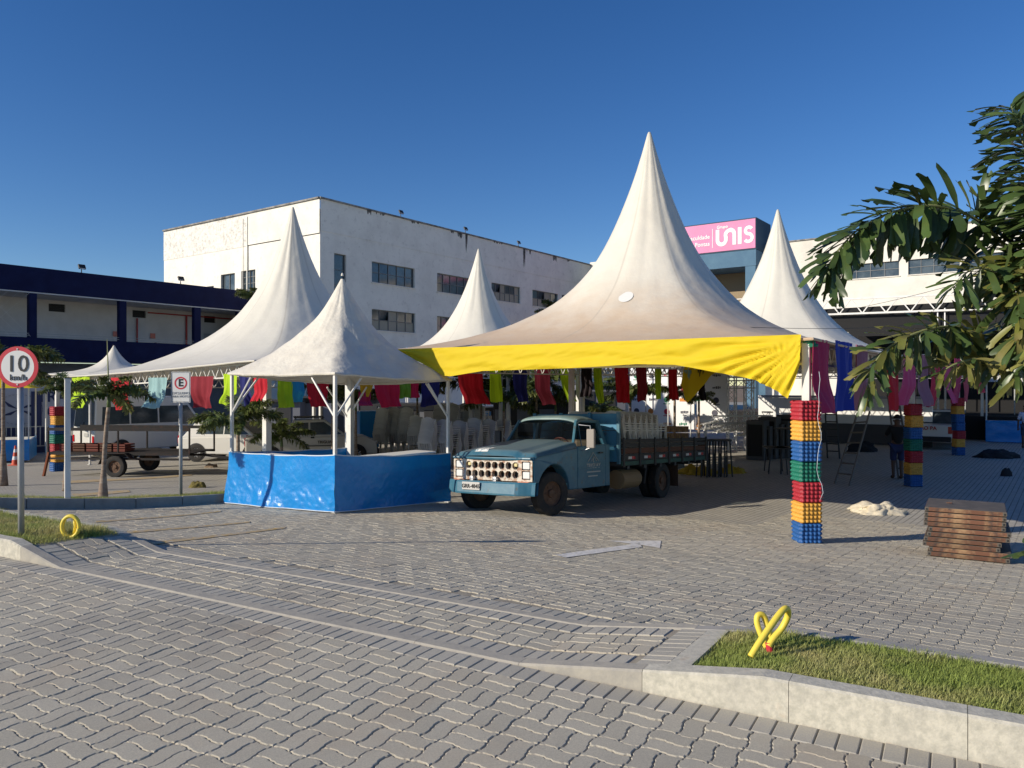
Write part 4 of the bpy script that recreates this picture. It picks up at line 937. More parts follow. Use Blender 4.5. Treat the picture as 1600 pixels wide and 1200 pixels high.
for s_ in (1, -1):
    out = [(.59, .60), (.60, .99), (.70, 1.0), (.705, 1.04), (.2, 1.10), (-.4, 1.15), (-.79, 1.185), (-.79, .42), (-.52, .42)] + circ(0, .41, .50, 178, 22, 12) + [(.50, .56)]
    mb = MB(); mb.prism(out, lambda p, t: (p[0], p[1] and t * s_ * (1 - .045 * sstep(.1, .7, p[0])) , p[1]), .70, HW); mb.build('fender', TBLUE, tk, bevel=.022)
    out = [(-.80, .42), (-.80, 1.21), (-1.86, 1.24), (-1.86, .42)]
    mb = MB(); mb.prism(out, lambda p, t: (p[0], t * s_, p[1]), .80, HW); dr = mb.build('door', TBLUE, tk, bevel=.015)
    mb = MB(); mb.bar((-1.70, s_ * (HW + .03), 1.08), (-1.55, s_ * (HW + .03), 1.08), .02, .03); mb.build('handle', DARKM, dr)
    mb = MB(); mb.bar((-.8, s_ * (HW + .004), .80), (-1.85, s_ * (HW + .004), .82), .012, .02); mb.build('trim', TBLUE, dr)
    if s_ == 1:
        MP = mat('door_print', (.42, .44, .42), .7)
        def dM(x, z): return plate_M((x, HW + .006, z), (-1, 0, 0), (0, 0, 1))
        text('TRIGUAY', .125, MP, dr, dM(-1.38, .83), thick=.003); mb = MB()
        for k, z in enumerate((.72, .64)): mb.box((-1.38 + .03 * k, HW + .006, z), (.52 - .16 * k, .004, .022))
        for a, b in (((-1.16, .92), (-1.36, 1.09)), ((-1.36, 1.09), (-1.56, .92)), ((-1.27, .92), (-1.38, 1.02)), ((-1.38, 1.02), (-1.49, .92)), ((-1.36, .90), (-1.36, 1.0))): mb.bar((a[0], HW + .006, a[1]), (b[0], HW + .006, b[1]), .006, .016, up=(0, 1, 0))
        mb.build('emblem', MP, dr)
    mb = MB(); mb.prism([(-1.87, .42), (-1.87, 1.24), (-2.05, 1.24), (-2.05, .42)], lambda p, t: (p[0], t * s_, p[1]), .80, HW - .005); mb.build('cab_corner', TBLUE, tk, bevel=.015)
# hood
def hood(i, j):
    x = lerp(.715, -.80, i); y = lerp(-.905, .905, j); a = abs(y)
    z = lerp(1.105, 1.285, sstep(0, 1, i) * .4 + i * .6); z += .03 * (1 - (a / .9) ** 2)
    z += .028 * (1 - sstep(.50, .60, a)) - .012 * math.exp(-((a - .64) / .02) ** 2)
    z -= (.10 * sstep(.86, .905, a)) * (.55 + .45 * i) ; z -= .10 * sstep(.09, 0, i); x -= .05 * (a / .9) ** 2 * (1 - i)
    return Vector((x, y, z))
mb = MB(); mb.grid(hood, 30, 60); hd = mb.build('hood', TBLUE, tk, smooth=True)
mb = MB()
def pr(i, j): p = hood(lerp(.05, .22, i), lerp(.27, .44, j)); return p + Vector((.002, 0, .006))
mb.grid(pr, 6, 6); mb.build('white_lettered_patch', mat('patch_print', (.75, .74, .70), .6, var=(16, .52, .56, (.10, .22, .28), .9)), hd)
mb = MB(); mb.grid(lambda i, j: Vector((lerp(.70, .66, i) - .05 * (abs(lerp(-1, 1, j))) ** 2, lerp(-.9, .9, j), lerp(1.035, .98, i))), 2, 24); mb.build('nose_panel', TBLUE, tk, smooth=True, solid=.02)
# grille with two rows of openings
mb = MB(); GX = .655; z0, z1 = .645, .985; rows_, cols_ = 2, 8; yw = .60
def face_quad(mb, ya, yb, za, zb, x=GX): mb.add([(x, ya, za), (x, yb, za), (x, yb, zb), (x, ya, zb)], [(0, 1, 2, 3)])
cz, cy = (z1 - z0 - .03) / rows_, 2 * yw / cols_
for r_ in range(rows_):
    for c_ in range(cols_):
        ya, za = -yw + c_ * cy, z0 + .015 + r_ * cz; ctr = (ya + cy / 2, za + cz / 2); inner = []
        for a in range(8):
            th = R(22.5 + 45 * a); rr = 1.08; inner.append((ctr[0] + clamp(math.cos(th) * 1.15, -1, 1) * (cy / 2 - .010), ctr[1] + clamp(math.sin(th) * rr, -.92, .92) * (cz / 2 - .008)))
        outer = [(ya + cy, za + cz * .75), (ya + cy * .75, za + cz), (ya + cy * .25, za + cz), (ya, za + cz * .75), (ya, za + cz * .25), (ya + cy * .25, za), (ya + cy * .75, za), (ya + cy, za + cz * .25)]
        corners = {0: (ya + cy, za + cz), 2: (ya, za + cz), 4: (ya, za), 6: (ya + cy, za)}
        vs = [(GX, *p) for p in outer] + [(GX + .006, *p) for p in inner] + [(GX - .07, *p) for p in inner]; fs = []
        for a in range(8): b = (a + 1) % 8; fs += [(a, b, 8 + b, 8 + a), (8 + a, 8 + b, 16 + b, 16 + a)]
        k0 = len(vs)
        for a in (0, 2, 4, 6): vs.append((GX, *corners[a])); fs.append((a, len(vs) - 1, a + 1))
        mb.add(vs, fs)
face_quad(mb, -.88, .88, z1 - .015, z1 + .01); face_quad(mb, -.88, .88, z0 - .02, z0 + .015)
for s_ in (-1, 1):
    ya, yb = sorted((s_ * yw, s_ * .66)); face_quad(mb, ya, yb, z0 + .015, z1 - .015); ya, yb = sorted((s_ * .84, s_ * .88)); face_quad(mb, ya, yb, z0 + .015, z1 - .015)
    ya, yb = sorted((s_ * .66, s_ * .84)); face_quad(mb, ya, yb, (z0 + z1) / 2 - .008, (z0 + z1) / 2 + .008)
gl = mb.build('grille', CREAMG, tk, solid=.008)
for s_ in (-1, 1): MB().box((GX - .035, s_ * .75, (z0 + z1) / 2), (.03, .19, .31)).build('lamp_housing', BLACK, tk)
MB().box((GX - .09, 0, (z0 + z1) / 2), (.02, 1.74, z1 - z0)).build('grille_backing', BLACK, tk)
for s_ in (-1, 1):
    for zc_ in (z0 + .088, z1 - .088):
        MB().box((GX - .012, s_ * .75, zc_), (.03, .145, .118)).build('headlight', LAMP, tk, bevel=.012)
    MB().box((GX - .02, s_ * .52, z1 - .08), (.03, .07, .06)).build('round_lamp', mat('yellow_lamp' + str(s_), (.7, .6, .3), .3), tk, bevel=.02)
    MB().box((GX + .03, s_ * .72, z0 - .045), (.06, .24, .05)).build('turn_signal', ORL, tk, bevel=.01)
for y_ in (-.40, .12):
    mb = MB(); mb.lathe([(0, 0), (.045, .005), (.055, .05), (.03, .09), (0, .09)], 14, Matrix.Translation((GX + .09, y_, z0 + .005)) @ Matrix.Rotation(R(-90), 4, 'Y')); mb.build('fog_lamp', RIMW, tk)
def bump_(i, j):
    y = lerp(-.96, .96, j); a = abs(y); x = .80 - .16 * sstep(.62, .97, a); th = i * 2 * math.pi
    zz = .50 + .115 * clamp(math.sin(th) * 1.5, -1, 1); return Vector((x + .05 * clamp(math.cos(th) * 1.5, -1, 1) - .02 * math.sin(th), y, zz - .0))
mb = MB(); mb.grid(bump_, 12, 30); bm_ = mb.build('bumper', TBLUE, tk, smooth=False)
mb = MB(); mb.box((.875, -.30, .525), (.012, .40, .14)); pl = mb.build('number_plate', mat('plate_grey', (.50, .49, .46), .6), tk, bevel=.004)
text('GRR-4845', .095, BLACK, pl, plate_M((.884, -.30, .518), (0, 1, 0), (0, 0, 1)), thick=.003)
MB().box((.60, 0, .40), (.12, 1.3, .06)).box((-.1, 0, .45), (.12, 1.3, .12)).build('front_axle', DARKM, tk)
# cab greenhouse
def lo(x, s_): return (x, s_)
WB = [(-.80, .80, 1.20), (-1.14, .67, 1.69)]; RB = [(-2.03, .84, 1.20), (-1.93, .68, 1.69)]
mb = MB()
for s_ in (1, -1):
    mb.bar((-.80, .80 * s_, 1.17), (-1.14, .67 * s_, 1.70), .05, .05); mb.bar((-2.0, .84 * s_, 1.17), (-1.91, .68 * s_, 1.70), .11, .07, up=(0, 1, 0))
    mb.bar((-1.86, .865 * s_, 1.2), (-.82, .865 * s_, 1.17), .05, .05)
    mb.bar((-1.91, .69 * s_, 1.69), (-1.14, .68 * s_, 1.70), .05, .05); mb.bar((-1.04, .86 * s_, 1.19), (-1.16, .71 * s_, 1.66), .018, .018)
mb.build('pillars', TBLUE, tk, bevel=.008)
def roof(i, j):
    x = lerp(-1.08, -1.98, i); y = lerp(-.71, .71, j); a = abs(y) / .71; b = abs(i - .5) * 2
    return Vector((x + .05 * (a ** 3) * (1 if i > .5 else -1), y, 1.80 - .09 * a ** 4 - .07 * b ** 5))
mb = MB(); mb.grid(roof, 14, 20); mb.build('roof', mat('roof_pale_blue', (.16, .25, .26), .45, var=(3, .4, .7, (.26, .33, .31))), tk, smooth=True, solid=.03)
mb = MB(); mb.add([(-.815, -.76, 1.23), (-.815, .76, 1.23), (-1.135, .64, 1.685), (-1.135, -.64, 1.685)], [(0, 1, 2, 3)]); mb.build('windscreen', GLASS, tk)
mb = MB()
for s_ in (1, -1): mb.add([(-.86, .862 * s_, 1.2), (-1.84, .862 * s_, 1.22), (-1.82, .70 * s_, 1.67), (-1.16, .70 * s_, 1.67)], [(0, 1, 2, 3)])
mb.build('side_glass', GLASS, tk)
mb = MB(); mb.add([(-2.0, -.8, 1.22), (-2.0, .8, 1.22), (-1.93, .66, 1.68), (-1.93, -.66, 1.68)], [(0, 1, 2, 3)]); mb.build('rear_window', GLASS, tk)
TAN = mat('seat_tan', (.22, .16, .11), .8)
mb = MB(); mb.box((-1.75, 0, 1.08), (.16, 1.45, .5), Matrix.Rotation(.15, 3, 'Y')); mb.box((-1.5, 0, .86), (.55, 1.45, .14)); mb.build('seat', TAN, tk, bevel=.04)
MB().box((-.93, 0, 1.12), (.25, 1.5, .16)).build('dashboard', BLACK, tk)
mb = MB(); SWM = Matrix.Translation((-1.14, .36, 1.22)) @ Matrix.Rotation(R(-55), 4, 'Y'); mb.tube([SWM @ Vector((.19 * math.cos(a * .3927), .19 * math.sin(a * .3927), 0)) for a in range(17)], .013, 6); mb.bar(SWM @ Vector((-.19, 0, 0)), SWM @ Vector((.19, 0, 0)), .02); mb.build('steering_wheel', mat('wheel_red', (.25, .05, .03), .5), tk)
MB().tube([(-.83, -.5, 1.26), (-.95, .1, 1.37)], .008, 5).tube([(-.83, .1, 1.26), (-.93, .6, 1.33)], .008, 5).build('wiper', BLACK, tk)
mb = MB(); mb.box((-.98, 1.10, 1.36), (.07, .17, .36)); mr_ = mb.build('mirror', mat('mirror_case', (.30, .27, .24), .7), tk, bevel=.02)
MB().tube([(-.9, .88, 1.62), (-.95, 1.10, 1.60), (-.97, 1.12, 1.2), (-.95, .90, 1.12)], .01, 6).build('mirror_arm', RIMW, mr_)
mb = MB(); mb.box((-.95, -1.06, 1.36), (.07, .15, .3)); mb.build('mirror', DARKM, tk, bevel=.02)
# chassis and bed
mb = MB()
for s_ in (-1, 1): mb.box((-3.3, s_ * .42, .66), (7.0, .09, .18))
for x_ in (-2.4, -3.4, -4.4, -5.4, -6.4): mb.box((x_, 0, .66), (.09, .75, .12))
mb.build('chassis', DARKM, tk); 
BW = 1.05; BX0, BX1 = -2.30, -6.75
mb = MB(); mb.box(((BX0 + BX1) / 2, 0, .84), (BX0 - BX1, 2 * BW - .04, .1)); mb.build('bed_floor', TGREY, tk)
for k in range(6): MB().box((BX0 - .35 - k * .78, 0, .76), (.1, 2 * BW - .06, .09)).build('cross_member', DARKM, tk)
for k, (za, zb) in enumerate(((.88, 1.19), (1.20, 1.51), (1.52, 1.86))):
    MB().box((BX0 + .03, 0, (za + zb) / 2), (.035, 2 * BW - .02, zb - za)).build('headboard_plank', HBLUE, tk, bevel=.006)
for y_ in (-BW + .03, -.35, .35, BW - .03): MB().box((BX0 + .075, y_, 1.36), (.05, .07, 1.05)).build('headboard_post', HBLUE if y_ < .9 else TBLUE, tk, bevel=.006)
for s_ in (1, -1):
    for za, zb, m_ in ((.80, .885, TGREEN), (.895, 1.03, TGREY), (1.04, 1.15, TBROWN), (1.165, 1.25, TGREY), (1.265, 1.34, TGREY)):
        MB().box(((BX0 + BX1) / 2, s_ * BW, (za + zb) / 2), (BX0 - BX1, .03, zb - za)).build('side_board', m_, tk, bevel=.004)
    for k in range(7): MB().box((BX0 - .04 - k * (BX0 - BX1 - .08) / 6, s_ * (BW + .03), 1.07), (.06, .03, .60)).build('stake', TGREY, tk, bevel=.004)
    for k in range(6):
        x_ = BX0 - .40 - k * .735; MB().box((x_ + .075, s_ * (BW + .02), .955), (.15, .012, .055)).build('reflector', REDL if s_ < 0 else mat('reflector_white', (.6, .58, .55), .4) if 'reflector_white' not in MATS else MATS['reflector_white'], tk)
        MB().box((x_ - .075, s_ * (BW + .02), .955), (.15, .012, .055)).build('reflector', REDL, tk)
MB().box((BX1, 0, 1.08), (.03, 2 * BW, .52)).build('tailboard', TBROWN, tk)
mb = MB(); mb.tube([(-2.55, .78, .50), (-3.35, .78, .50)], .2, 18); mb.build('fuel_tank', mat('tank_tan', (.26, .17, .08), .7), tk)
for s_ in (1, -1): MB().box((-5.15, s_ * .80, .48), (.012, .42, .5)).build('mud_flap', mat('flap_brown' + str(s_), (.07, .04, .025), .9), tk)
MB().bar((-3.62, .95, .78), (-3.5, .95, .38), .03).build('stay', TGREY, tk)
wheel(tk, (0, .80, .385), .385, .20, DUST, R(-14)); wheel(tk, (0, -.80, .385), .385, .20, DUST, R(-14))
for y_ in (.88, .64, -.64, -.88): wheel(tk, (-4.42, y_, .395), .395, .2, DUST)

# ---------------------------------------------------------------- stacking chairs
CHW = mat('chair_plastic', (.58, .57, .53), .45, obj=.08)
def chair_mesh():
    mb = MB()
    mb.grid(lambda i, j: Vector((lerp(-.22, .22, j), lerp(-.22, .22, i), .43 - .02 * math.sin(math.pi * i) - .01 * math.sin(math.pi * j))), 4, 4)
    mb.grid(lambda i, j: Vector((lerp(-.22, .22, j), lerp(-.22, .22, i), .405)), 1, 1)
    for sx in (-1, 1):
        for sy, yt in ((-1, -.2), (1, .2)): mb.bar((sx * .27, sy * .25, 0), (sx * .21, yt, .42), .035, .045)
        mb.bar((sx * .235, .2, .42), (sx * .24, .30, .82), .05, .03); mb.bar((sx * .25, .25, .62), (sx * .26, -.18, .62), .045, .02); mb.bar((sx * .26, -.18, .62), (sx * .235, -.22, .42), .035, .03)
    for k in range(5): x = lerp(-.17, .17, k / 4); mb.bar((x, .22, .44), (x * 1.05, .315, .80), .055, .012, up=(0, 1, 0))
    mb.grid(lambda i, j: Vector((lerp(-.25, .25, j), .30 + .02 * i + .03 * math.sin(math.pi * j), .77 + .09 * math.sin(math.pi * j) * i + .03 * i)), 2, 8)
    mb.bar((-.26, -.21, .40), (.26, -.21, .40), .03, .05); return mb
CHM = chair_mesh().mesh('chair', [CHW]); 
ORD = ['lowest', 'second', 'third', 'fourth', 'fifth', 'sixth', 'seventh', 'eighth', 'ninth', 'tenth', 'eleventh', 'twelfth', 'thirteenth', 'fourteenth', 'fifteenth']
def chair_stack(p, n_, rz, lab, grp, dz=.068, dy=-.022, parent_M=None):
    for k in range(n_):
        M = Matrix.Translation(Vector(p)) @ Matrix.Rotation(rz, 4, 'Z') @ Matrix.Translation((random.uniform(-.004, .004), dy * k, dz * k))
        if parent_M is not None: M = parent_M @ M
        o = link('plastic_chair', CHM, M=M); tag(o, lab + ', ' + (ORD[k] + ' from the bottom' if k else 'lowest'), 'chair', grp)
random.seed(11)
for x_, Y_, n_, wh in ((672, 23.6, 11, 'just left of the right booth leg'), (697, 23.8, 10, 'right behind the right booth leg'), (722, 24.6, 9, 'between booth leg and truck'), (744, 25.2, 10, 'beside the truck hood'), (768, 25.8, 9, 'seen over the truck hood'), (790, 26.3, 9, 'nearest the truck cab')):
    p = px(x_, 700, Y_); chair_stack((p.x, p.y, g(p.x, p.y)), n_, R(150), 'white chair, stack ' + wh, 'white chairs stacked in the front row')
for x_, Y_, n_, wh in ((598, 29, 14, 'leftmost, beside the pickup bonnet'), (617, 29.3, 14, 'second from the pickup bonnet'), (636, 29, 14, 'third from the pickup bonnet'), (652, 27.6, 10, 'lower one before the tall ones'), (688, 30.5, 15, 'tall one behind the right booth leg'), (708, 30.5, 15, 'tall one under the broad red cloth'), (727, 31, 15, 'tall one under the lime cloth'), (748, 31, 14, 'tall one farthest right')):
    p = px(x_, 700, Y_); chair_stack((p.x, p.y, g(p.x, p.y)), n_, R(160), 'shaded chair, back stack ' + wh, 'white chairs stacked in the back row')
for k in range(7):
    chair_stack((-2.95 - .27 * k, .62, .895), 4, R(0) + R(-90), 'white chair on truck bed, ' + ('stack nearest the headboard' if k == 0 else ORD[k] + ' stack from the headboard'), 'white chairs stacked on the truck bed', dz=.05, parent_M=TM)
    chair_stack((-2.95 - .27 * k, -.25, .895), 4, R(-90), 'chair on far side of truck bed, ' + ('stack nearest the headboard' if k == 0 else ORD[k] + ' stack from headboard'), 'white chairs on the far side of the truck bed', dz=.05, parent_M=TM)
# crates and folded tables at the rear of the bed
CRY = mat('yellow_brown_crate', (.30, .17, .04), .7, var=(8, .4, .6, (.12, .04, .02))); CRB = mat('navy_crate', (.02, .03, .09), .6)
for k in range(5):
    o = thing('folding_table', 'folded grey table at the rear of the truck bed, ' + ('lowest', 'second', 'third', 'fourth', 'topmost')[k] + ' of its pile', 'table', M=TM @ Matrix.Translation((-5.75, .45, .90 + .075 * k)), group='folded tables on the truck bed')
    MB().box((0, 0, .03), (1.5, 1.0, .04)).build('top', CHW, o, bevel=.01); MB().box((0, .3, .005), (1.3, .03, .02)).box((0, -.3, .005), (1.3, .03, .02)).build('folded_frame', DARKM, o)
for k in range(4):
    for h in range(2):
        o = thing('crate', ('upper' if h else 'lower') + ' yellow brown crate on the truck tables, ' + ('nearest the chairs', 'second from the chairs', 'third from the chairs', 'nearest the tailboard')[k], 'crate', M=TM @ Matrix.Translation((-5.25 - .37 * k, .45, 1.30 + .17 * h)), group='crates on the truck load')
        mb = MB(); mb.box((0, 0, .02), (.34, .5, .02))
        for s_ in (-1, 1): mb.box((s_ * .16, 0, .09), (.015, .5, .13)); mb.box((0, s_ * .245, .09), (.34, .015, .13))
        mb.build('shell', CRY, o)
for h in range(3):
    o = thing('crate', ('lowest', 'middle', 'top')[h] + ' navy blue crate in the pile on the truck bed', 'crate', M=TM @ Matrix.Translation((-4.85, .45, .90 + .22 * h)), group='navy crates on the truck load')
    mb = MB(); mb.box((0, 0, .02), (.34, .6, .02))
    for s_ in (-1, 1): mb.box((s_ * .16, 0, .11), (.015, .6, .17)); mb.box((0, s_ * .295, .11), (.34, .015, .17))
    mb.build('shell', CRB, o)

# ---------------------------------------------------------------- generic cars
def auto(nm, lab, p, rz, low, house, hw, wheels, body, tw=.8, wr=.30, rim=RIMW, wins=(), spokes=10, zb=None, lit=True, extra=None):
    t = thing(nm, lab, 'van' if 'van' in nm else 'pickup' if 'pickup' in nm else 'car', (p[0], p[1], g(p[0], p[1])), rz)
    out = low[:1]
    mb = MB(); mb.prism(low, lambda q, s_: (q[0], s_ * (1 - .10 * sstep(.25, 0, q[1]) - .05 * sstep(.75, 1, abs((q[0] - (low[0][0] + low[-1][0]) / 2)) / 2.3)), q[1]), -hw, hw); mb.build('body', body, t, bevel=.05, smooth=False)
    zlo, zhi = min(q[1] for q in house), max(q[1] for q in house)
    def Y_(z, k=1.): return hw * lerp(.97, tw, (z - zlo) / (zhi - zlo)) * k
    mb = MB(); n_ = len(house); vs = [(q[0], Y_(q[1]), q[1]) for q in house] + [(q[0], -Y_(q[1]), q[1]) for q in house]
    mb.add(vs, [tuple(range(n_)), tuple(range(2 * n_ - 1, n_ - 1, -1))] + [(i, n_ + i, n_ + (i + 1) % n_, (i + 1) % n_) for i in range(n_)]); mb.build('cabin', body, t, bevel=.03)
    for w in wins:
        for s_ in (1, -1):
            mb = MB(); mb.prism(w, lambda q, e: (q[0], s_ * (Y_(q[1]) + e), q[1]), -.02, .006); mb.build('window', DGLASS, t)
    # screens
    for idx, nm_ in ((0, 'rear_window'), (1, 'windscreen')):
        a, b = (house[0], house[1]) if idx == 0 else (house[3], house[2]); d = -1 if idx == 0 else 1
        q0 = (lerp(a[0], b[0], .12), lerp(a[1], b[1], .12)); q1 = (lerp(a[0], b[0], .9), lerp(a[1], b[1], .9))
        mb = MB(); mb.add([(q0[0] + .008 * d, -Y_(q0[1], .9), q0[1]), (q0[0] + .008 * d, Y_(q0[1], .9), q0[1]), (q1[0] + .008 * d, Y_(q1[1], .88), q1[1]), (q1[0] + .008 * d, -Y_(q1[1], .88), q1[1])], [(0, 1, 2, 3)]); mb.build(nm_, DGLASS, t)
    for x_ in wheels:
        for s_ in (1, -1):
            mb = MB(); mb.lathe([(0, 0), (wr * 1.16, 0), (wr * 1.16, .01), (wr * 1.10, .012), (0, .012)], 24, Matrix.Translation((x_, s_ * hw * .995, wr * 1.02)) @ Matrix.Rotation(R(-90 * s_), 4, 'X')); mb.build('wheel_arch', BLACK, t)
            wheel(t, (x_, s_ * (hw - .06), wr), wr, .17, rim, spokes=spokes)
    xr, xf = min(q[0] for q in low), max(q[0] for q in low)
    for s_ in (1, -1):
        MB().box((xr + .01, s_ * hw * .84, .78), (.05, .14, .28)).build('tail_light', REDL, t, bevel=.01)
        MB().box((xf - .06, s_ * hw * .74, .68), (.08, .3, .14)).build('headlight', LAMP, t, bevel=.01)
    MB().box((xr - .02, 0, .42), (.12, hw * 1.8, .2)).build('rear_bumper', extra or body, t, bevel=.03)
    MB().box((xf + .0, 0, .38), (.12, hw * 1.8, .22)).build('front_bumper', extra or body, t, bevel=.03)
    return t
CARW = mat('car_white', (.70, .69, .65), .3, coat=.4); CARC = mat('car_cream', (.52, .50, .44), .35, coat=.3); PLG = mat('plate', (.4, .4, .38), .6)
p = px(150, 640, 30.0); vc = Vector((p.x, p.y, 0)) + D2 * .95
van = auto('van', 'white passenger van parked behind the trailer, rear doors lit by the sun', (vc.x + D1.x * 2.7, vc.y + D1.y * 2.7), A1,
     [(-2.72, .3), (-2.74, 1.15), (1.6, 1.15), (2.55, .98), (2.72, .7), (2.70, .3)], [(-2.72, 1.10), (-2.62, 2.42), (1.05, 2.44), (2.0, 1.10)], .95, (-1.7, 1.75), CARW, tw=.86, wr=.34,
     wins=([(-2.45, 1.35), (-2.4, 2.05), (-1.35, 2.05), (-1.35, 1.35)], [(-1.28, 1.35), (-1.28, 2.05), (-.15, 2.05), (-.15, 1.35)], [(-.08, 1.35), (-.08, 2.05), (.75, 2.05), (.85, 1.35)], [(.95, 1.25), (.92, 2.05), (1.2, 2.05), (1.75, 1.25)]))
MB().box((-2.77, -.45 + .1, .95), (.02, .42, .14)).build('number_plate', PLG, van); MB().box((-2.705, 0, .9), (.04, .02, 1.1)).build('door_seam', BLACK, van)
p = px(300, 700, 28.3); auto('car', 'white hatchback mostly hidden behind palm leaves left of the booth', (p.x + 1.7, p.y + .2), R(-8),
     [(-1.95, .25), (-2.0, .85), (1.0, .95), (1.8, .8), (1.95, .6), (1.95, .25)], [(-1.85, .84), (-1.35, 1.42), (.25, 1.45), (1.0, .9)], .84, (-1.25, 1.25), CARW,
     wins=([(-1.3, .98), (-1.1, 1.33), (-.25, 1.36), (-.25, .98)], [(-.2, .98), (-.2, 1.36), (.2, 1.36), (.75, .98)]))
pa, pb = px(390, 700, 26), px(584, 700, 27.2); hd_ = math.atan2(pb.y - pa.y, pb.x - pa.x); pm = (pa + pb) / 2
pk = auto('pickup', 'cream white small pickup with roof rack seen side on behind the booth', (pm.x, pm.y), hd_,
     [(-2.2, .3), (-2.2, .92), (.95, .95), (1.75, .88), (2.1, .72), (2.12, .3)], [(-.95, .88), (-.62, 1.48), (.35, 1.50), (1.15, .9)], .84, (-1.4, 1.4), CARC, extra=BLACK, rim=RIMW,
     wins=([(-.75, .99), (-.52, 1.38), (-.18, 1.40), (-.18, .99)], [(-.12, .99), (-.12, 1.40), (.33, 1.41), (.92, .99)]))
MB().box((.15, -.852, .62), (.9, .012, .03)).box((-.05, -.855, .9), (.12, .012, .05)).build('trim', BLACK, pk)
text('TRIGUAY', .13, BLACK, pk, plate_M((.38, -.858, .74), (1, 0, 0), (0, 0, 1)), thick=.002)
mb = MB(); mb.box((-.15, 0, 1.56), (1.0, 1.2, .03)); mb.bar((-.6, -.6, 1.5), (-.6, -.6, 1.62), .03); mb.bar((.3, -.6, 1.5), (.3, -.6, 1.62), .03); mb.build('roof_rack', BLACK, pk)
p = px(1453, 690, 30.5)
pz = auto('pickup', 'small white pickup seen from behind between two egg tray columns', (p.x + 1.3, p.y + 1.8), A1,
     [(-2.2, .3), (-2.2, .98), (.95, .98), (1.75, .9), (2.1, .72), (2.12, .3)], [(-.85, .9), (-.6, 1.52), (.35, 1.54), (1.15, .9)], .83, (-1.4, 1.4), CARW, extra=BLACK,
     wins=([(-.65, 1.0), (-.5, 1.4), (-.1, 1.42), (-.1, 1.0)], [(-.04, 1.0), (-.04, 1.42), (.33, 1.43), (.92, 1.0)]))
text('SÃO PA', .2, REDL, pz, plate_M((-2.24, .1, .84), (0, -1, 0), (0, 0, 1)), thick=.004)
# ---------------------------------------------------------------- trailer
RUSTD = mat('rusty_dark_steel', (.010, .008, .008), .8, var=(5, .52, .70, (.05, .02, .012)))
pa, pb = px(74, 700, 22.6), px(297, 700, 22.2); d_ = (pb - pa); d_.z = 0; L_ = d_.length
tr = thing('trailer', 'dark rusty flat utility trailer with rail sides on the left, carrying crates', 'trailer', (pa.x, pa.y, g(pa.x, pa.y)), math.atan2(d_.y, d_.x))
for y_ in (0, 1.5):
    for z_ in (.66, .52): MB().box((L_ / 2, y_, z_), (L_, .05, .06)).build('side_beam', RUSTD, tr)
    MB().box((L_ / 2, y_, 1.38), (L_, .05, .09)).build('top_rail', RUSTD, tr)
    for k in range(3): MB().box((.02 + k * (L_ - .04) / 2, y_, 1.02), (.04, .04, .72)).build('post', RUSTD, tr)
MB().box((L_ / 2, .75, .69), (L_, 1.5, .03)).build('deck', RUSTD, tr)
MB().bar((.05, 0, .7), (-.08, -.05, -.02), .08, .05).build('jack_leg', mat('rust_orange', (.22, .06, .02), .85), tr)
for y_ in (-.12, 1.62):
    wheel(tr, (2.2, y_, .31), .31, .17, DUST)
    mb = MB(); 
    for a, b in (((1.72, .38), (1.88, .68)), ((1.88, .68), (2.52, .70)), ((2.52, .70), (2.68, .55))): mb.bar((a[0], y_, a[1]), (b[0], y_, b[1]), .2, .015)
    mb.build('mudguard', RUSTD, tr)
MB().bar((L_, .75, .6), (L_ + 1.3, .75, .45), .07).build('drawbar', RUSTD, tr)
CRR = mat('orange_red_crate', (.16, .03, .015), .7)
for k in range(5):
    o = thing('crate', ('orange', 'dark red', 'orange', 'dark red', 'orange')[k] + ' bottle crate on the trailer deck, ' + ('at its left end', 'second from the left', 'left of the palm trunk', 'behind the palm trunk', 'right of the palm trunk')[k], 'crate', tr.matrix_basis @ Vector((.45 + .42 * k, .4, .71)), tr.rotation_euler.z, 'crates on the trailer')
    mb = MB(); mb.box((0, 0, .02), (.36, .5, .02))
    for s_ in (-1, 1):
        for z_ in (.06, .13, .20): mb.box((s_ * .17, 0, z_), (.015, .5, .045)); mb.box((0, s_ * .245, z_), (.36, .015, .045))
    mb.build('shell', CRR if k % 2 == 0 else TBROWN, o)
# ================================================================ PALMS
PGREEN = mat('palm_leaf', (.08, .125, .03), .42, spec=.5, island=.4, transl=.22, var=(1.2, .4, .65, (.16, .17, .05)))
PFORE = mat('palm_leaf_near', (.062, .105, .03), .36, spec=.55, obj=.35, transl=.18, var=(6, .45, .75, (.085, .11, .03)))
PFLIT = mat('palm_leaf_lit_yellow', (.19, .20, .045), .4, spec=.5, obj=.3, transl=.25, var=(5, .45, .7, (.26, .22, .08)))  # brighter yellow-green copy of the near leaf, sunlight put into its colour
TRUNK = mat('palm_trunk', (.34, .28, .22), .9, var=(4, .35, .65, (.20, .13, .09)), bump=(14, .6, .02), stretch=(1, 1, 4))
RACH = mat('palm_rachis', (.22, .24, .10), .6)
def leaflet(mb, base, d, L, w, up, droop):
    d = d.normalized(); s_ = d.cross(up).normalized() * w; pts = []
    for t, ww in ((0, .35), (.35, 1), (.75, .9), (1, .08)):
        p = base + d * L * t - Vector((0, 0, 1)) * droop * L * t * t; pts += [p - s_ * ww, p + s_ * ww]
    mb.add(pts, [(0, 1, 3, 2), (2, 3, 5, 4), (4, 5, 7, 6)])
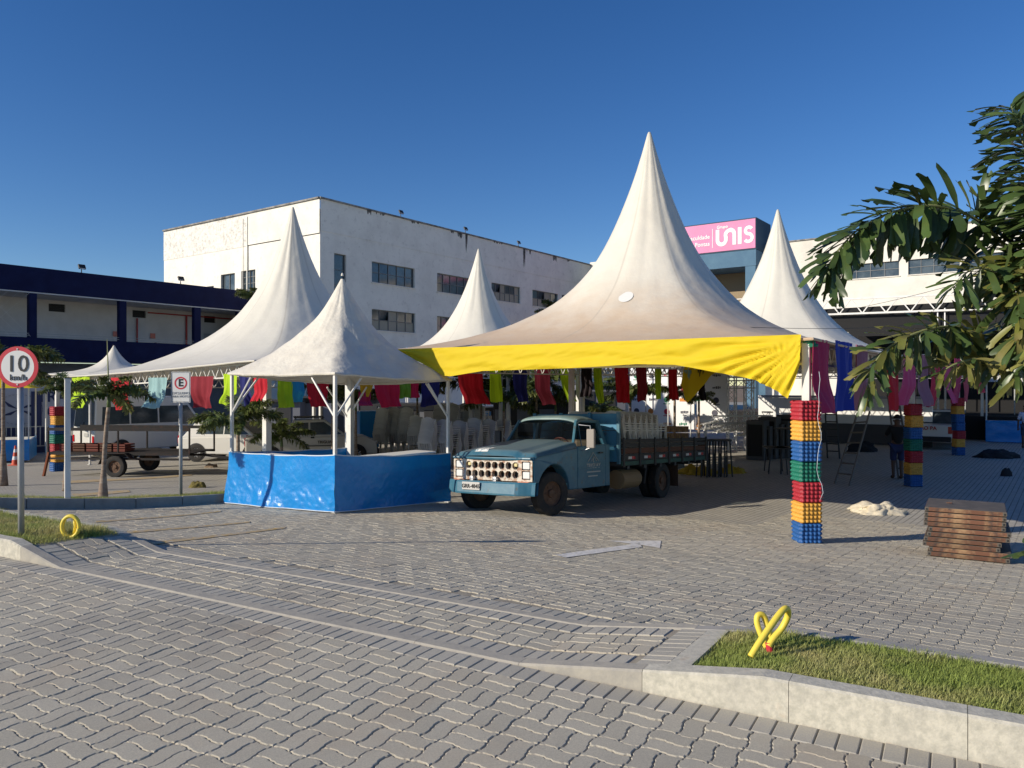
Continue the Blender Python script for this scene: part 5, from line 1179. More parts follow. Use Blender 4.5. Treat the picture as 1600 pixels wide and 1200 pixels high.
def frond_mesh(seed, L=1.6, n_=34, leaf=.36, w=.028, rise=.75):
    rnd = random.Random(seed); mb = MB(); pts = []
    for i in range(n_ + 1):
        t = i / n_; a = R(lerp(78, -26, t ** .95)) * rise; pts.append((pts[-1] + Vector((math.cos(a), 0, math.sin(a))) * L / n_) if pts else Vector((0, 0, 0)))
    mb.k = 1; mb.tube(pts[::3], .014, 4, False); mb.k = 0
    for i in range(4, n_ + 1):
        tan = (pts[i] - pts[i - 1]).normalized(); t = i / n_; LL = leaf * (math.sin(math.pi * (.15 + .75 * t)) ** .7)
        for s_ in (-1, 1):
            for q in range(3):
                el = rnd.uniform(-.9, .9); d = tan * rnd.uniform(.35, .8) + Vector((0, s_, 0)) * math.cos(el) + Vector((-tan.z, 0, tan.x)) * math.sin(el)
                leaflet(mb, pts[i], d, LL * rnd.uniform(.75, 1.1), w * rnd.uniform(.8, 1.2), Vector((rnd.uniform(-.4, .4), rnd.uniform(-.4, .4), 1)), rnd.uniform(.15, .5))
    return mb.mesh('frond', [PGREEN, RACH])
FR = [frond_mesh(s_) for s_ in range(5)]
def palm(lab, x, y, z0, h, scale=1., n_=9, trunk_r=.06, lean=(0, 0), spear=False, seed=0, grp='small palms between the tents', low=0):
    rnd = random.Random(seed); t = thing('palm_tree', lab, 'palm', (x, y, z0), 0, grp); mb = MB(); tip = Vector((lean[0], lean[1], h))
    mb.tube([(lean[0] * q * q, lean[1] * q * q, h * q) for q in [i / 12 for i in range(13)]], 0, 12, rs=[trunk_r * (1.9 - 1.1 * min(1, q * 3)) if q < .34 else trunk_r * (.85 - .2 * q) for q in [i / 12 for i in range(13)]]); mb.build('trunk', TRUNK, t, smooth=True)
    mb = MB(); mb.tube([tip - Vector((0, 0, .05)), tip + Vector((0, 0, .35 * scale))], 0, 10, rs=[trunk_r * .75, trunk_r * .4]); mb.build('crownshaft', mat('crownshaft_green', (.10, .15, .05), .6) if 'crownshaft_green' not in MATS else MATS['crownshaft_green'], t, smooth=True)
    for k in range(n_):
        a = k * 2.39996 + rnd.uniform(-.3, .3); tilt = rnd.uniform(-.35, .25) + (.5 if k >= n_ - low else 0)
        M = Matrix.Translation(tip + Vector((0, 0, .25 * scale))) @ Matrix.Rotation(a, 4, 'Z') @ Matrix.Rotation(tilt, 4, 'Y') @ Matrix.Scale(scale * rnd.uniform(.8, 1.1), 4)
        link('frond', FR[rnd.randrange(5)], t, M=M)
    if spear: MB().tube([tip + Vector((0, 0, .2)), tip + Vector((-.03, 0, 1.2))], 0, 6, rs=[.018, .006]).build('spear_leaf', RACH, t)
    return t
def palm_px(lab, xc, yc, Y, scale=1., h=None, base=None, **kw):   # crown centre at photo pixel, standing on the ground under it
    if base: b = gr(*base); Y = b.y; x = b.x
    else: x = (xc - 800) / 1200 * Y
    z0 = g(x, Y); zc = CH - (yc - 600) / 1200 * Y
    return palm(lab, x, Y, z0, zc - z0, scale, lean=((xc - 800) / 1200 * Y - x, 0), **kw)
palm_px('slender young palm with pale swollen trunk standing on the grass strip', 170, 632, 0, .52, base=(161, 788), n_=9, trunk_r=.055, spear=True, seed=1, low=3)
palm_px('palm crown spreading over the white pole at far left', 104, 622, 17.6, .52, n_=8, seed=2, trunk_r=.05, low=2)
palm_px('large palm at the left photo edge, fronds above the speed sign', 5, 588, 19, .95, n_=12, seed=3, low=2)
palm_px('dark palm just left of the booth leg in front of the white car', 372, 676, 17.8, .72, n_=11, seed=4, low=4)
palm_px('palm behind the thick white post in the booth', 440, 695, 21.5, .6, n_=10, seed=5, low=3)
palm_px('palm rising behind the front booth leg over the pickup roof', 520, 632, 24, .75, n_=11, seed=6)
palm_px('palm behind the back booth leg with dry fronds', 556, 640, 26, .65, n_=9, seed=7)
palm_px('palm left of the navy cloth behind the stacked chairs', 652, 625, 31, .9, n_=9, seed=8)
palm_px('palm between the broad red and lime cloths', 752, 622, 28, 1.15, n_=11, seed=9, low=3)
palm_px('palm right of the lime cloth over the stacked chairs', 787, 640, 26, 1.0, n_=11, seed=10, low=4)
palm_px('palm between the navy and rose cloths', 838, 618, 27, 1.0, n_=10, seed=11, low=3)
palm_px('palm behind the truck cab roof', 868, 640, 28, .9, n_=10, seed=12, low=3)
palm_px('low palm behind the truck headboard', 933, 655, 27, .55, n_=8, seed=13)
palm_px('palm behind the red cloth left of the sponsor wall', 985, 630, 29, .95, n_=10, seed=14, low=3)
palm_px('palm before the middle of the sponsor wall', 1054, 622, 28.5, .45, n_=9, seed=15, low=3)
palm_px('palm by the dark rear tent leg before the sponsor wall', 1092, 628, 28.5, .45, n_=9, seed=16, low=3)
palm_px('palm top showing over the tent between the white peaks', 866, 502, 62, 1.3, n_=9, seed=17)
palm_px('palm top peeking beside the blue wing end', 402, 478, 44, 1.0, n_=8, seed=18)
# ---- large foxtail palm at the right edge: rachises laid out in space, wide jagged leaflets as separate leaves
def fox_leaf(seed, L=.48, w=.039):
    rnd = random.Random(seed); mb = MB(); vs = []; segs = 6; bend = rnd.uniform(.18, .45); tw = rnd.uniform(-.5, .5)
    for i in range(segs + 1):
        t = i / segs; ww = w * (.22 + .78 * sstep(0, .45, t)) * (1 + .15 * t); a = tw * t
        c = Vector((L * t, 0, -bend * L * t * t)); s_ = Vector((0, math.cos(a), math.sin(a))) * ww
        vs += [c - s_, c + Vector((0, 0, -.006)), c + s_]
    k = len(vs) - 3; c = vs[k + 1]
    for j in range(3): vs[k + j] = vs[k + j] + Vector((rnd.uniform(-.07, .05), 0, rnd.uniform(-.01, .01)))
    vs += [vs[k].lerp(vs[k + 1], .5) + Vector((rnd.uniform(.0, .05), 0, -.01)), vs[k + 1].lerp(vs[k + 2], .5) + Vector((rnd.uniform(.0, .06), 0, -.01))]
    fs = []
    for i in range(segs): a = 3 * i; fs += [(a, a + 1, a + 4, a + 3), (a + 1, a + 2, a + 5, a + 4)]
    fs += [(k, k + 1, len(vs) - 2), (k + 1, k + 2, len(vs) - 1)]
    mb.add(vs, fs); return mb
FL = [[fox_leaf(s_ + 10 * j).mesh('leaflet', m_, True) for s_ in range(6)] for j, m_ in enumerate((PFORE, PFLIT))]
fx = Vector((5.45, 7.1, 0)); fp = thing('palm_tree', 'large foxtail palm with broad jagged leaflets reaching in from the right edge', 'palm', (fx.x, fx.y, g(fx.x, fx.y)), 0)
mb = MB(); hh_ = 2.6; mb.tube([(0, 0, hh_ * q / 14) for q in range(15)], 0, 20, rs=[.13 + .05 * math.sin(q / 14 * 3) + (.05 if q == 0 else 0) for q in range(15)]); mb.build('trunk', TRUNK, fp, smooth=True)
MB().tube([(0, 0, hh_), (.0, 0, hh_ + .9)], 0, 14, rs=[.11, .07]).build('crownshaft', mat('fox_crownshaft', (.14, .20, .07), .5), fp, smooth=True)
def cat_rom(P, n_):
    out = []
    for i in range(len(P) - 1):
        p0, p1, p2, p3 = P[max(i - 1, 0)], P[i], P[i + 1], P[min(i + 2, len(P) - 1)]
        for k in range(n_):
            t = k / n_; out.append(.5 * ((2 * p1) + (p2 - p0) * t + (2 * p0 - 5 * p1 + 4 * p2 - p3) * t * t + (3 * p1 - p0 - 3 * p2 + p3) * t ** 3))
    return out + [P[-1]]
random.seed(21); NL = 0; REST = [MB(), MB()]
def fox_frond(pix, n_, Ls=1., yel=0., gravity=.5, skip=0., ups=1.):
    global NL
    P = [Vector((0, 0, hh_ + .8))] + [px(a, b, c) - fp.location for a, b, c in pix]; C_ = cat_rom(P, 12); N = len(C_)
    d = [0]
    for i in range(1, N): d.append(d[-1] + (C_[i] - C_[i - 1]).length)
    fr = MB(); fr.tube(C_[::2], 0, 6, False, rs=[lerp(.02, .004, i / N) for i in range(0, N, 2)]); fo = fr.build('frond', RACH, fp, smooth=True)
    for q in range(n_):
        s_ = lerp(skip, 1., (q + random.random() * .8) / n_) * d[-1]; i = max(1, min(N - 1, next((k for k in range(N) if d[k] >= s_), N - 1)))
        tan = (C_[i] - C_[i - 1]).normalized(); t = s_ / d[-1]; side = tan.orthogonal().normalized(); side.rotate(Matrix.Rotation(random.uniform(0, 6.283), 3, tan))
        dr = (side + tan * random.uniform(.35, .9) + Vector((0, 0, -gravity * random.uniform(.3, 1.1)))).normalized()
        X = dr; Zc = Vector((random.uniform(-.5, .5), random.uniform(-.9, -.1), 1)); Z = (Zc - X * Zc.dot(X)).normalized(); Y = Z.cross(X)
        sc_ = Ls * random.uniform(.75, 1.1) * (math.sin(math.pi * (.22 + .62 * t)) ** .5); M = Matrix(((X.x, Y.x, Z.x, 0), (X.y, Y.y, Z.y, 0), (X.z, Y.z, Z.z, 0), (0, 0, 0, 1))) @ Matrix.Scale(sc_, 4); M.translation = C_[i]
        w_ = 1 if random.random() < yel else 0
        if NL < 300: link('leaflet', FL[w_][random.randrange(6)], fo, M=M); NL += 1
        else:
            me = FL[w_][random.randrange(6)]; REST[w_].add([M @ v.co for v in me.vertices], [tuple(p_.vertices) for p_ in me.polygons])
fox_frond([(1600, 400, 7.0), (1530, 345, 6.9), (1465, 322, 6.8), (1400, 330, 6.7), (1342, 358, 6.6), (1305, 398, 6.55), (1290, 425, 6.5)], 270, .86, .0, .45, .20)
fox_frond([(1560, 530, 6.9), (1500, 512, 6.7), (1450, 515, 6.5), (1400, 535, 6.4), (1368, 565, 6.35), (1356, 605, 6.3)], 175, .70, .45, .5, .28)
fox_frond([(1640, 440, 7.0), (1622, 340, 6.9), (1606, 250, 6.85), (1580, 165, 6.8)], 320, .88, .0, .1, .12)
fox_frond([(1660, 430, 6.6), (1640, 320, 6.3), (1618, 240, 6.2), (1590, 178, 6.2)], 190, .85, .0, .1, .2)
fox_frond([(1610, 400, 6.7), (1596, 450, 6.4), (1590, 520, 6.3), (1588, 590, 6.3)], 160, .68, .7, .35, .16)
fox_frond([(1640, 420, 6.5), (1630, 480, 6.2), (1618, 560, 6.1)], 120, .62, .5, .35, .2)
fox_frond([(1580, 560, 6.8), (1530, 560, 6.5), (1490, 570, 6.4), (1460, 590, 6.4)], 80, .55, .7, .5, .3)
fox_frond([(1620, 480, 6.8), (1560, 430, 6.6), (1520, 420, 6.5), (1490, 450, 6.45)], 110, .7, .1, .45, .3)
fox_frond([(1760, 400, 7.4), (1800, 330, 7.8), (1880, 330, 8.2)], 100, .8, .1, .4, .2)
fox_frond([(1720, 420, 7.9), (1700, 330, 8.6), (1680, 290, 9.2)], 80, .8, .1, .4, .2)
fox_frond([(1700, 500, 6.2), (1690, 640, 5.9), (1640, 830, 5.75), (1622, 870, 5.7)], 60, .6, .2, .3, .5)
for k in (0, 1): REST[k].build('leaflets', (PFORE, PFLIT)[k], fp, smooth=True, kind='stuff')
# ================================================================ SIGNS, POSTS AND SMALL THINGS
SW = mat('sign_face', (.72, .72, .70), .45); SR = mat('sign_red', (.55, .03, .05), .45); SB_ = mat('sign_black', (.02, .02, .022), .5); SG = mat('sign_grey_text', (.25, .26, .28), .5)
b = gr(33.5, 835, .17); b.z = g(b.x, b.y) + .15
sp = thing('speed_sign', 'round 10 km/h speed limit sign on a grey pole at the left edge', 'road sign', b)
zc = (CH - (573.5 - 600) / 1200 * b.y) - b.z; r_ = 32 / 1200 * b.y; ox = -.012
MB().tube([(0, 0, -.2), (ox, 0, zc - r_ * .2)], .031, 14).build('pole', GALV, sp, smooth=True)
RXm = Matrix.Translation((ox, -.045, zc)) @ Matrix.Rotation(R(90), 4, 'X')
MB().lathe([(0, -.008), (r_, -.008), (r_, 0), (r_ * .80, .0005)], 48, RXm).build('disc_rim', SR, sp)
MB().lathe([(r_ * .80, .0006), (0, .0006)], 48, RXm).build('disc_face', SW, sp)
text('10', r_ * 1.15, SB_, sp, plate_M((ox, -.050, zc + r_ * .12), (1, 0, 0), (0, 0, 1)), thick=.0)
text('km/h', r_ * .42, SB_, sp, plate_M((ox + .01, -.050, zc - r_ * .52), (1, 0, 0), (0, 0, 1)))
mb = MB(); [mb.lathe([(0, .006), (.01, .004), (.01, 0)], 8, Matrix.Translation((ox, -.045, zc + s_ * r_ * .86)) @ Matrix.Rotation(R(90), 4, 'X')) for s_ in (-1, 1)]; mb.build('bolts', GALV, sp)
b = gr(282.5, 777, .12); b.z = g(b.x, b.y) + .08
ms = thing('parking_sign', 'rectangular sign with E in a red ring reserving parking for motorcycles', 'road sign', b); k_ = b.y / 1200
z1, z0 = CH - (581 - 600) * k_ - b.z, CH - (629 - 600) * k_ - b.z
MB().tube([(0, 0, -.1), (0, 0, z1 - .1)], .032, 12).build('pole', GALV, ms, smooth=True)
MB().box((.02, -.045, (z0 + z1) / 2), (30 * k_, .006, z1 - z0)).build('plate', SW, ms, bevel=.0015)
mb = MB(); w2, h2 = 30 * k_ / 2 - .015, (z1 - z0) / 2 - .015; zz = (z0 + z1) / 2
for s_ in (-1, 1): mb.box((.02 + s_ * w2, -.0495, zz), (.006, .002, 2 * h2)); mb.box((.02, -.0495, zz + s_ * h2), (2 * w2 + .006, .0022, .006))
mb.build('border', SB_, ms)
RXm = Matrix.Translation((.02, -.049, z1 - 17.5 * k_)) @ Matrix.Rotation(R(90), 4, 'X')
MB().lathe([(9.8 * k_, 0), (9.8 * k_, .002), (7.6 * k_, .002), (7.6 * k_, 0)], 36, RXm).build('ring', SR, ms)
text('E', .19, SB_, ms, plate_M((.02, -.051, z1 - 17.5 * k_), (1, 0, 0), (0, 0, 1)), thick=.006)
text('EXCLUSIVO', .063, SG, ms, plate_M((.02, -.051, z0 + 14.5 * k_), (1, 0, 0), (0, 0, 1))); text('PARA MOTOS', .06, SG, ms, plate_M((.02, -.051, z0 + 9.5 * k_), (1, 0, 0), (0, 0, 1)))
def post(lab, xb, yb, yt, w, m_=WHITE, dz=.1, cat='post'):
    b = gr(xb, yb, dz); h = (CH - (yt - 600) / 1200 * b.y) - b.z
    t = thing('post', lab, cat, b); MB().box((0, 0, h / 2 - .02), (w, w, h + .04), Matrix.Rotation(R(35), 3, 'Z')).build('shaft', m_, t, bevel=.006); MB().box((0, 0, h + .005), (w * 1.15, w * 1.15, .02), Matrix.Rotation(R(35), 3, 'Z')).build('cap', GALV, t); return t
post('square white pole on the grass strip, left of the slender palm', 105.5, 785, 592, .085)
p = px(417, 720, 20); 
t = thing('post', 'thick white square post seen through the booth', 'post', (p.x, p.y, g(p.x, p.y))); MB().box((0, 0, 1.42), (.17, .17, 2.84), Matrix.Rotation(A1, 3, 'Z')).build('shaft', WHITE, t, bevel=.008)
p = px(546, 715, 18.3); t = thing('post', 'peeling white post just right of the front booth leg', 'post', (p.x, p.y, g(p.x, p.y))); MB().box((0, 0, 1.4), (.15, .15, 2.8), Matrix.Rotation(A1, 3, 'Z')).build('shaft', WHITE, t, bevel=.008)
for x_, Y_, lb in ((893, 24, 'white post with sunlit block behind the truck cab'), (617, 33, 'far white post behind the stacked chairs'), (737, 27, 'grey post under the broad red cloth')):
    p = px(x_, 700, Y_); t = thing('post', lb, 'post', (p.x, p.y, g(p.x, p.y))); MB().box((0, 0, 1.6), (.14, .14, 3.3), Matrix.Rotation(A1, 3, 'Z')).build('shaft', GALV if x_ == 737 else WHITE, t)
# ---- yellow hoses
YH = mat('yellow_hose', (.84, .66, .08), .45, bump=(260, .4, .003))
def hose_path(P, n_=8): return cat_rom([Vector(p) for p in P], n_)
w4 = lambda x, y, Y: px(x, y, Y)
t = thing('hose', 'thick yellow hose crossed into two loops standing in the grass at lower right', 'hose', (0, 0, 0))
mb = MB(); mb.tube(hose_path([w4(1173, 1026, 4.42), w4(1186, 1005, 4.45), w4(1203, 980, 4.50), w4(1220, 957, 4.56), w4(1229, 951, 4.60), w4(1231, 962, 4.63), w4(1222, 981, 4.64), w4(1208, 998, 4.62), w4(1201, 1010, 4.60)]), .0195, 14); mb.build('loop', YH, t, smooth=True)
mb = MB(); mb.tube(hose_path([w4(1198, 1012, 4.66), w4(1190, 994, 4.68), w4(1183, 974, 4.70), w4(1184, 962, 4.71), w4(1192, 961, 4.72), w4(1198, 974, 4.72), w4(1202, 992, 4.70), w4(1203, 1012, 4.68)]), .018, 14); mb.build('loop', YH, t, smooth=True)
MB().tube([w4(1201, 1004, 4.61), w4(1203, 1019, 4.60)], .02, 10).build('red_cap', SR, t)
b = gr(111, 834, .17); t = thing('hose', 'coiled yellow hose standing upright in the grass beside the speed sign', 'hose', (b.x, b.y, g(b.x, b.y) + .17))
mb = MB(); rr = 15.0 / 1200 * b.y; pts = []
for i in range(64):
    a = i * 2 * math.pi / 24 + 2.2; k = i / 63; pts.append((rr * .88 * math.cos(a) + .03 * (k - .5), .03 - .075 * k, rr * 1.08 + rr * 1.08 * math.sin(a) - .03))
mb.tube(pts, .0185, 10); mb.build('coil', YH, t, smooth=True)
mb = MB(); mb.tube([(.03, .0, .17), (.045, 0, .08), (.03, 0, .0)], .014, 8); mb.build('hose_end', YH, t, smooth=True)
# ---- stack of rusty panels
RUST = mat('rusty_panel_edge', (.13, .055, .03), .75, obj=.35, var=(4, .48, .66, (.30, .19, .10)), var2=(11, .52, .66, (.05, .035, .03), .85))
DECKP = mat('worn_deck_plate', (.085, .075, .062), .7, var=(5, .4, .7, (.15, .125, .10)), bump=(60, .3, .003))
a_, b_ = gr(1449, 869), gr(1578, 882); dx = (b_ - a_); dx.z = 0; Wd = dx.length; ang = math.atan2(dx.y, dx.x)
HT = .66; N_ = 10; th = HT / N_; random.seed(4); zg = (a_.z + b_.z) / 2
DP = .95; offs = [0, .02, -.055, -.04, .0, .015, -.045, -.04, -.035, -.03]; dys = [0, .0, -.02, -.01, .0, .02, .03, .02, .02, .03]
for k in range(N_):
    z = zg + k * th + .012; ox = offs[k]
    names = ['bottom', 'second from the bottom', 'third from the bottom', 'fourth from the bottom', 'fifth from the bottom', 'sixth from the bottom', 'fourth from the top', 'third from the top', 'second from the top', 'top']
    o = thing('rusty_platform', 'rusty steel framed stage panel, ' + names[k] + ' of its stack', 'panel', (a_.x + math.cos(ang) * ox - math.sin(ang) * dys[k], a_.y + math.sin(ang) * ox + math.cos(ang) * dys[k], z), ang + random.uniform(-.012, .012), 'rusty stage panels stacked at the right')
    e = .045; h = th - .014; W_ = Wd + (0 if k not in (2, 3) else -.05)
    for (cx, cy, sx, sy) in ((W_ / 2, e / 2, W_ - 2 * e, e), (W_ / 2, DP - e / 2, W_ - 2 * e, e), (e / 2, DP / 2, e, DP - 2 * e), (W_ - e / 2, DP / 2, e, DP - 2 * e)): MB().box((cx, cy, h / 2), (sx, sy, h)).build('frame_bar', RUST, o, bevel=.003)
    for cx in (e / 2, W_ - e / 2):
        for cy in (e / 2, DP - e / 2): MB().box((cx, cy, h / 2), (e + .004, e + .004, h * .98)).build('corner_tube', DECKP, o, bevel=.006); 
    mb = MB()
    for cx in (e / 2, W_ - e / 2): mb.box((cx, -.001, h / 2), (e * .5, .006, h * .55))
    mb.build('tube_mouths', BLACK, o, kind='stuff'); MB().box((W_ / 2, DP / 2, h - .006), (W_ - .012, DP - .012, .018)).build('deck', DECKP, o)
MB().tube([(a_.x + .45 + .03 * math.cos(q) , a_.y + .25 + .02 * q, zg + HT + .016) for q in (0, .8, 1.6, 2.4)], .008, 6).build('wire_piece', RUST, None, label='short bent rusty wire lying on top of the panel stack', category='wire')
# ---- crumpled cloths and bags on the ground
def heap(nm, lab, xp, yp, wpx, hpx, m_, cat, seed=0, flat=.5, rough=1.):
    b = gr(xp, yp); k_ = b.y / 1200; rx = wpx / 2 * k_; h = hpx * k_ * .9
    def f(i, j):
        th = i * 2 * math.pi; ph = j * math.pi / 2; rr = 1 + rough * (.35 * noise.noise((math.cos(th) * 1.3 + seed, math.sin(th) * 1.3, j)) + .18 * noise.noise((math.cos(th) * 4 + seed, math.sin(th) * 4, j * 4)))
        x = rx * rr * math.cos(th) * math.cos(ph) ** .7 if j < 1 else 0; y = rx * .55 * rr * math.sin(th) * (math.cos(ph) ** .7 if j < 1 else 0)
        z = h * math.sin(ph) * (1 + rough * .5 * noise.noise((x * 6 / rx * .3 + seed, y * 6, 3))) + .02 * noise.noise((x * 20, y * 20, seed))
        X, Y = b.x + x, b.y + rx * .3 + y; return Vector((X, Y, g(X, Y) + max(0, z) - .01))
    mb = MB(); mb.grid(f, 56, 14); mb.build(nm, m_, None, smooth=True, label=lab, category=cat)
CANV = mat('cream_canvas', (.66, .60, .47), .8, var=(5, .4, .7, (.52, .45, .33)), bump=(16, .6, .02)); DKC = mat('dark_cloth', (.015, .015, .018), .9); YC = mat('yellow_heap', (.40, .27, .02), .8)
heap('canvas_bag', 'crumpled cream canvas bag lying on the paving near the panel stack', 1380, 804, 80, 17, CANV, 'bag', 3, rough=1.9)
heap('cloth_heap', 'small dark heap of cloth between ladder and person', 1350, 706, 46, 16, DKC, 'cloth', 5)
heap('cloth_heap', 'long dark cloth heap on the paving right of the third egg tray column', 1562, 716, 60, 14, DKC, 'cloth', 8)
heap('dark_bag', 'small black bag with flap on the paving at far right', 1574, 744, 18, 14, DKC, 'bag', 9, rough=.4)
heap('cloth_heap', 'left heap of yellow cloth on the dark paving behind the truck', 1092, 742, 60, 12, YC, 'cloth', 12, rough=2.2)
heap('cloth_heap', 'right heap of yellow cloth on the dark paving behind the truck', 1146, 740, 36, 12, YC, 'cloth', 13, rough=2.2)
heap('rope_heap', 'yellow brown rope heap on the paving right of the parking sign', 306, 762, 26, 11, mat('rope_brown', (.16, .13, .03), .9, bump=(30, 1, .03)), 'rope', 15)
heap('rag', 'small pale and brown rag beyond the rope heap', 329, 731, 20, 7, mat('rag_brown', (.25, .18, .12), .9), 'rag', 17)
# ---- traffic cone
b = gr(24, 727); t = thing('traffic_cone', 'orange and white traffic cone in front of the small blue tarp at far left', 'cone', b)
OR = mat('cone_orange', (.60, .08, .03), .6); MB().box((0, 0, .015), (.34, .34, .03)).build('base', OR, t, bevel=.008)
for k, (za, zb) in enumerate(((.03, .2), (.2, .32), (.32, .46), (.46, .58), (.58, .7))): MB().lathe([(lerp(.125, .025, za / .7), za), (lerp(.125, .025, zb / .7), zb)] + ([(0, .7)] if zb == .7 else []), 20).build('band', SW if k in (1, 3) else OR, t, smooth=True)
# ---- far left: travel booth wall, blue tarp stall, fence, yellow tent
NAVYP = mat('navy_print', (.02, .03, .10), .6); GREYP = mat('booth_grey', (.42, .43, .48), .7)
o0 = px(-60, 640, 31); o1 = px(104, 640, 33); dd = (o1 - o0); dd.z = 0; LW = dd.length
tb = thing('booth_wall', 'pale grey printed booth wall with navy travel lettering at far left', 'banner', (o0.x, o0.y, g(o0.x, o0.y)), math.atan2(dd.y, dd.x))
MB().box((LW / 2, .1, 1.45), (LW, .08, 2.9)).build('panel', GREYP, tb); MB().box((LW / 2, .06, .55), (LW, .03, 1.1)).build('navy_band', NAVYP, tb); MB().box((LW * .70, .03, 1.3), (.38, .04, 2.6)).build('navy_post', NAVYP, tb)
text('TRAVEL', .62, NAVYP, tb, plate_M((LW * .70, .045, 2.35), (1, 0, 0), (0, 0, 1)), ax='LEFT', thick=.012); text('Col', .56, NAVYP, tb, plate_M((LW * .80, .045, 1.72), (1, 0, 0), (0, 0, 1)), ax='LEFT', thick=.012)
mb = MB(); cx, cz = LW * .53, 1.85
for k in range(36): a = k * math.pi / 18; mb.bar((cx + .85 * math.cos(a), .04, cz + .62 * math.sin(a)), (cx + .85 * math.cos(a + .1), .04, cz + .62 * math.sin(a + .1)), .01, .03, up=(0, 1, 0))
for a in (.3, 1.4, 2.4, 3.6, 4.7, 5.6): mb.add([(cx, .04, cz), (cx + .75 * math.cos(a), .04, cz + .6 * math.sin(a)), (cx + .4 * math.cos(a + .35), .04, cz + .32 * math.sin(a + .35))], [(0, 2, 1)])
mb.build('emblem', NAVYP, tb)
t = thing('railing', 'grey upright bar railing in front of the travel booth wall', 'railing', (o0.x, o0.y - .9, g(o0.x, o0.y)), math.atan2(dd.y, dd.x))
for z_ in (.35, 1.15): MB().box((LW * .55, 0, z_), (LW * 1.1, .04, .04)).build('rail', GALV, t)
bm = MB().box((0, 0, .75), (.035, .035, .8)).mesh('bar', GALV)
for k in range(24): link('bar', bm, t, (.15 + k * LW * 1.1 / 24, 0, 0))
def stall(nm, lab, xa, xb, yt, yb, Y, tilt=0, canopy=None, side=True):
    a, b = px(xa, yb, Y), px(xb, yb, Y + tilt); W_ = (b - a); W_.z = 0; t = thing(nm, lab, 'stall', (a.x, a.y, g(a.x, a.y)), math.atan2(W_.y, W_.x)); W_ = W_.length; H_ = (yb - yt) / 1200 * Y
    def f(i, j): return Vector((W_ * i, .04 * noise.noise((i * 5, j * 3, 2)) + .02 * noise.noise((i * 15, j * 9, 2)), .02 + H_ * j))
    MB().grid(f, 24, 10).build('tarp_front', TARP, t, smooth=True)
    for xx in (0, W_): MB().grid(lambda i, j, xx=xx: Vector((xx + .03 * noise.noise((i * 4, j * 3, 5)), i * 2.4, .02 + H_ * j)), 10, 6).build('tarp_side', TARP, t, smooth=True)
    MB().box((W_ / 2, 1.2, H_ - .03), (W_, 2.3, .03)).build('counter', CLEANW, t)
    for xx in (.03, W_ - .03):
        for yy in (.05, 2.35): MB().bar((xx, yy, 0), (xx, yy, 2.7), .05).build('leg', WHITE, t)
    if canopy:
        k2 = canopy; pk_ = (W_ / 2, 1.2, 3.9); c4 = [(-.15, -.15, 2.7), (W_ + .15, -.15, 2.7), (W_ + .15, 2.55, 2.7), (-.15, 2.55, 2.7)]
        def cf(i, j):
            q = j * 4; s_ = int(q) % 4; p = Vector(c4[s_]).lerp(Vector(c4[(s_ + 1) % 4]), q - int(q)); c_ = Vector(pk_); r_ = p.lerp(c_, i); r_.z = lerp(2.7, 3.9, i ** 1.5); return r_
        MB().grid(cf, 10, 32).build('canopy', k2, t)
    return t
stall('market_stall', 'blue tarp stall with orange yellow canopy at the far left edge', -70, 46, 683, 717, 27.5, 1., YEL)
stall('market_stall', 'blue tarp stall at the far right with a sunlit front and white post', 1540, 1660, 650, 683, 34.5, -1.5, F2)
# ---- rear: sponsor wall, stage truss, stage, speakers
EW = mat('banner_white', (.80, .80, .80), .6); ORG = mat('print_orange', (.65, .25, .05), .6); GRN = mat('print_green', (.01, .20, .10), .6); RDP = mat('print_red', (.55, .03, .06), .6); NVP = mat('print_dark', (.06, .06, .09), .6)
a, b = Vector((px(985, 600, 33).x, 33, 0)), None
sw = thing('sponsor_wall', 'sunlit white sponsor banner wall with small coloured logos behind the truck', 'banner', (a.x, a.y, 0), AF)
MB().box((1.45, 0, 2.2), (2.9, .08, 2.9)).build('panel', EW, sw); MB().box((3.75, -.25, 2.15), (1.25, .08, 2.8)).build('panel', EW, sw)
random.seed(9)
for r_i in range(5):
    for c_i in range(6):
        x = .3 + .72 * c_i + random.uniform(-.05, .05); z = .95 + r_i * .5; y_ = -.05 if x < 2.85 else -.30
        if 2.85 < x < 3.2: continue
        m_ = random.choice((NVP, RDP, NVP, ORG, GRN, NVP)); mb = MB(); s_ = random.choice((0, 1, 2))
        if s_ == 0: mb.box((x, y_, z), (.36, .01, .13))
        elif s_ == 1: mb.lathe([(0, 0), (.12, 0), (.12, .01)], 14, Matrix.Translation((x, y_, z)) @ Matrix.Rotation(R(90), 4, 'X')); mb.box((x, y_, z - .17), (.3, .01, .03))
        else:
            for q in range(5): mb.box((x - .14 + .07 * q, y_, z + random.uniform(-.01, .02)), (.045, .01, random.uniform(.06, .11)))
        mb.build('logo', m_, sw)
for x_ in (.9, 1.9, 2.88): MB().box((x_, -.35, 1.6), (.04, .04, 3.2)).build('upright', GALV, sw)
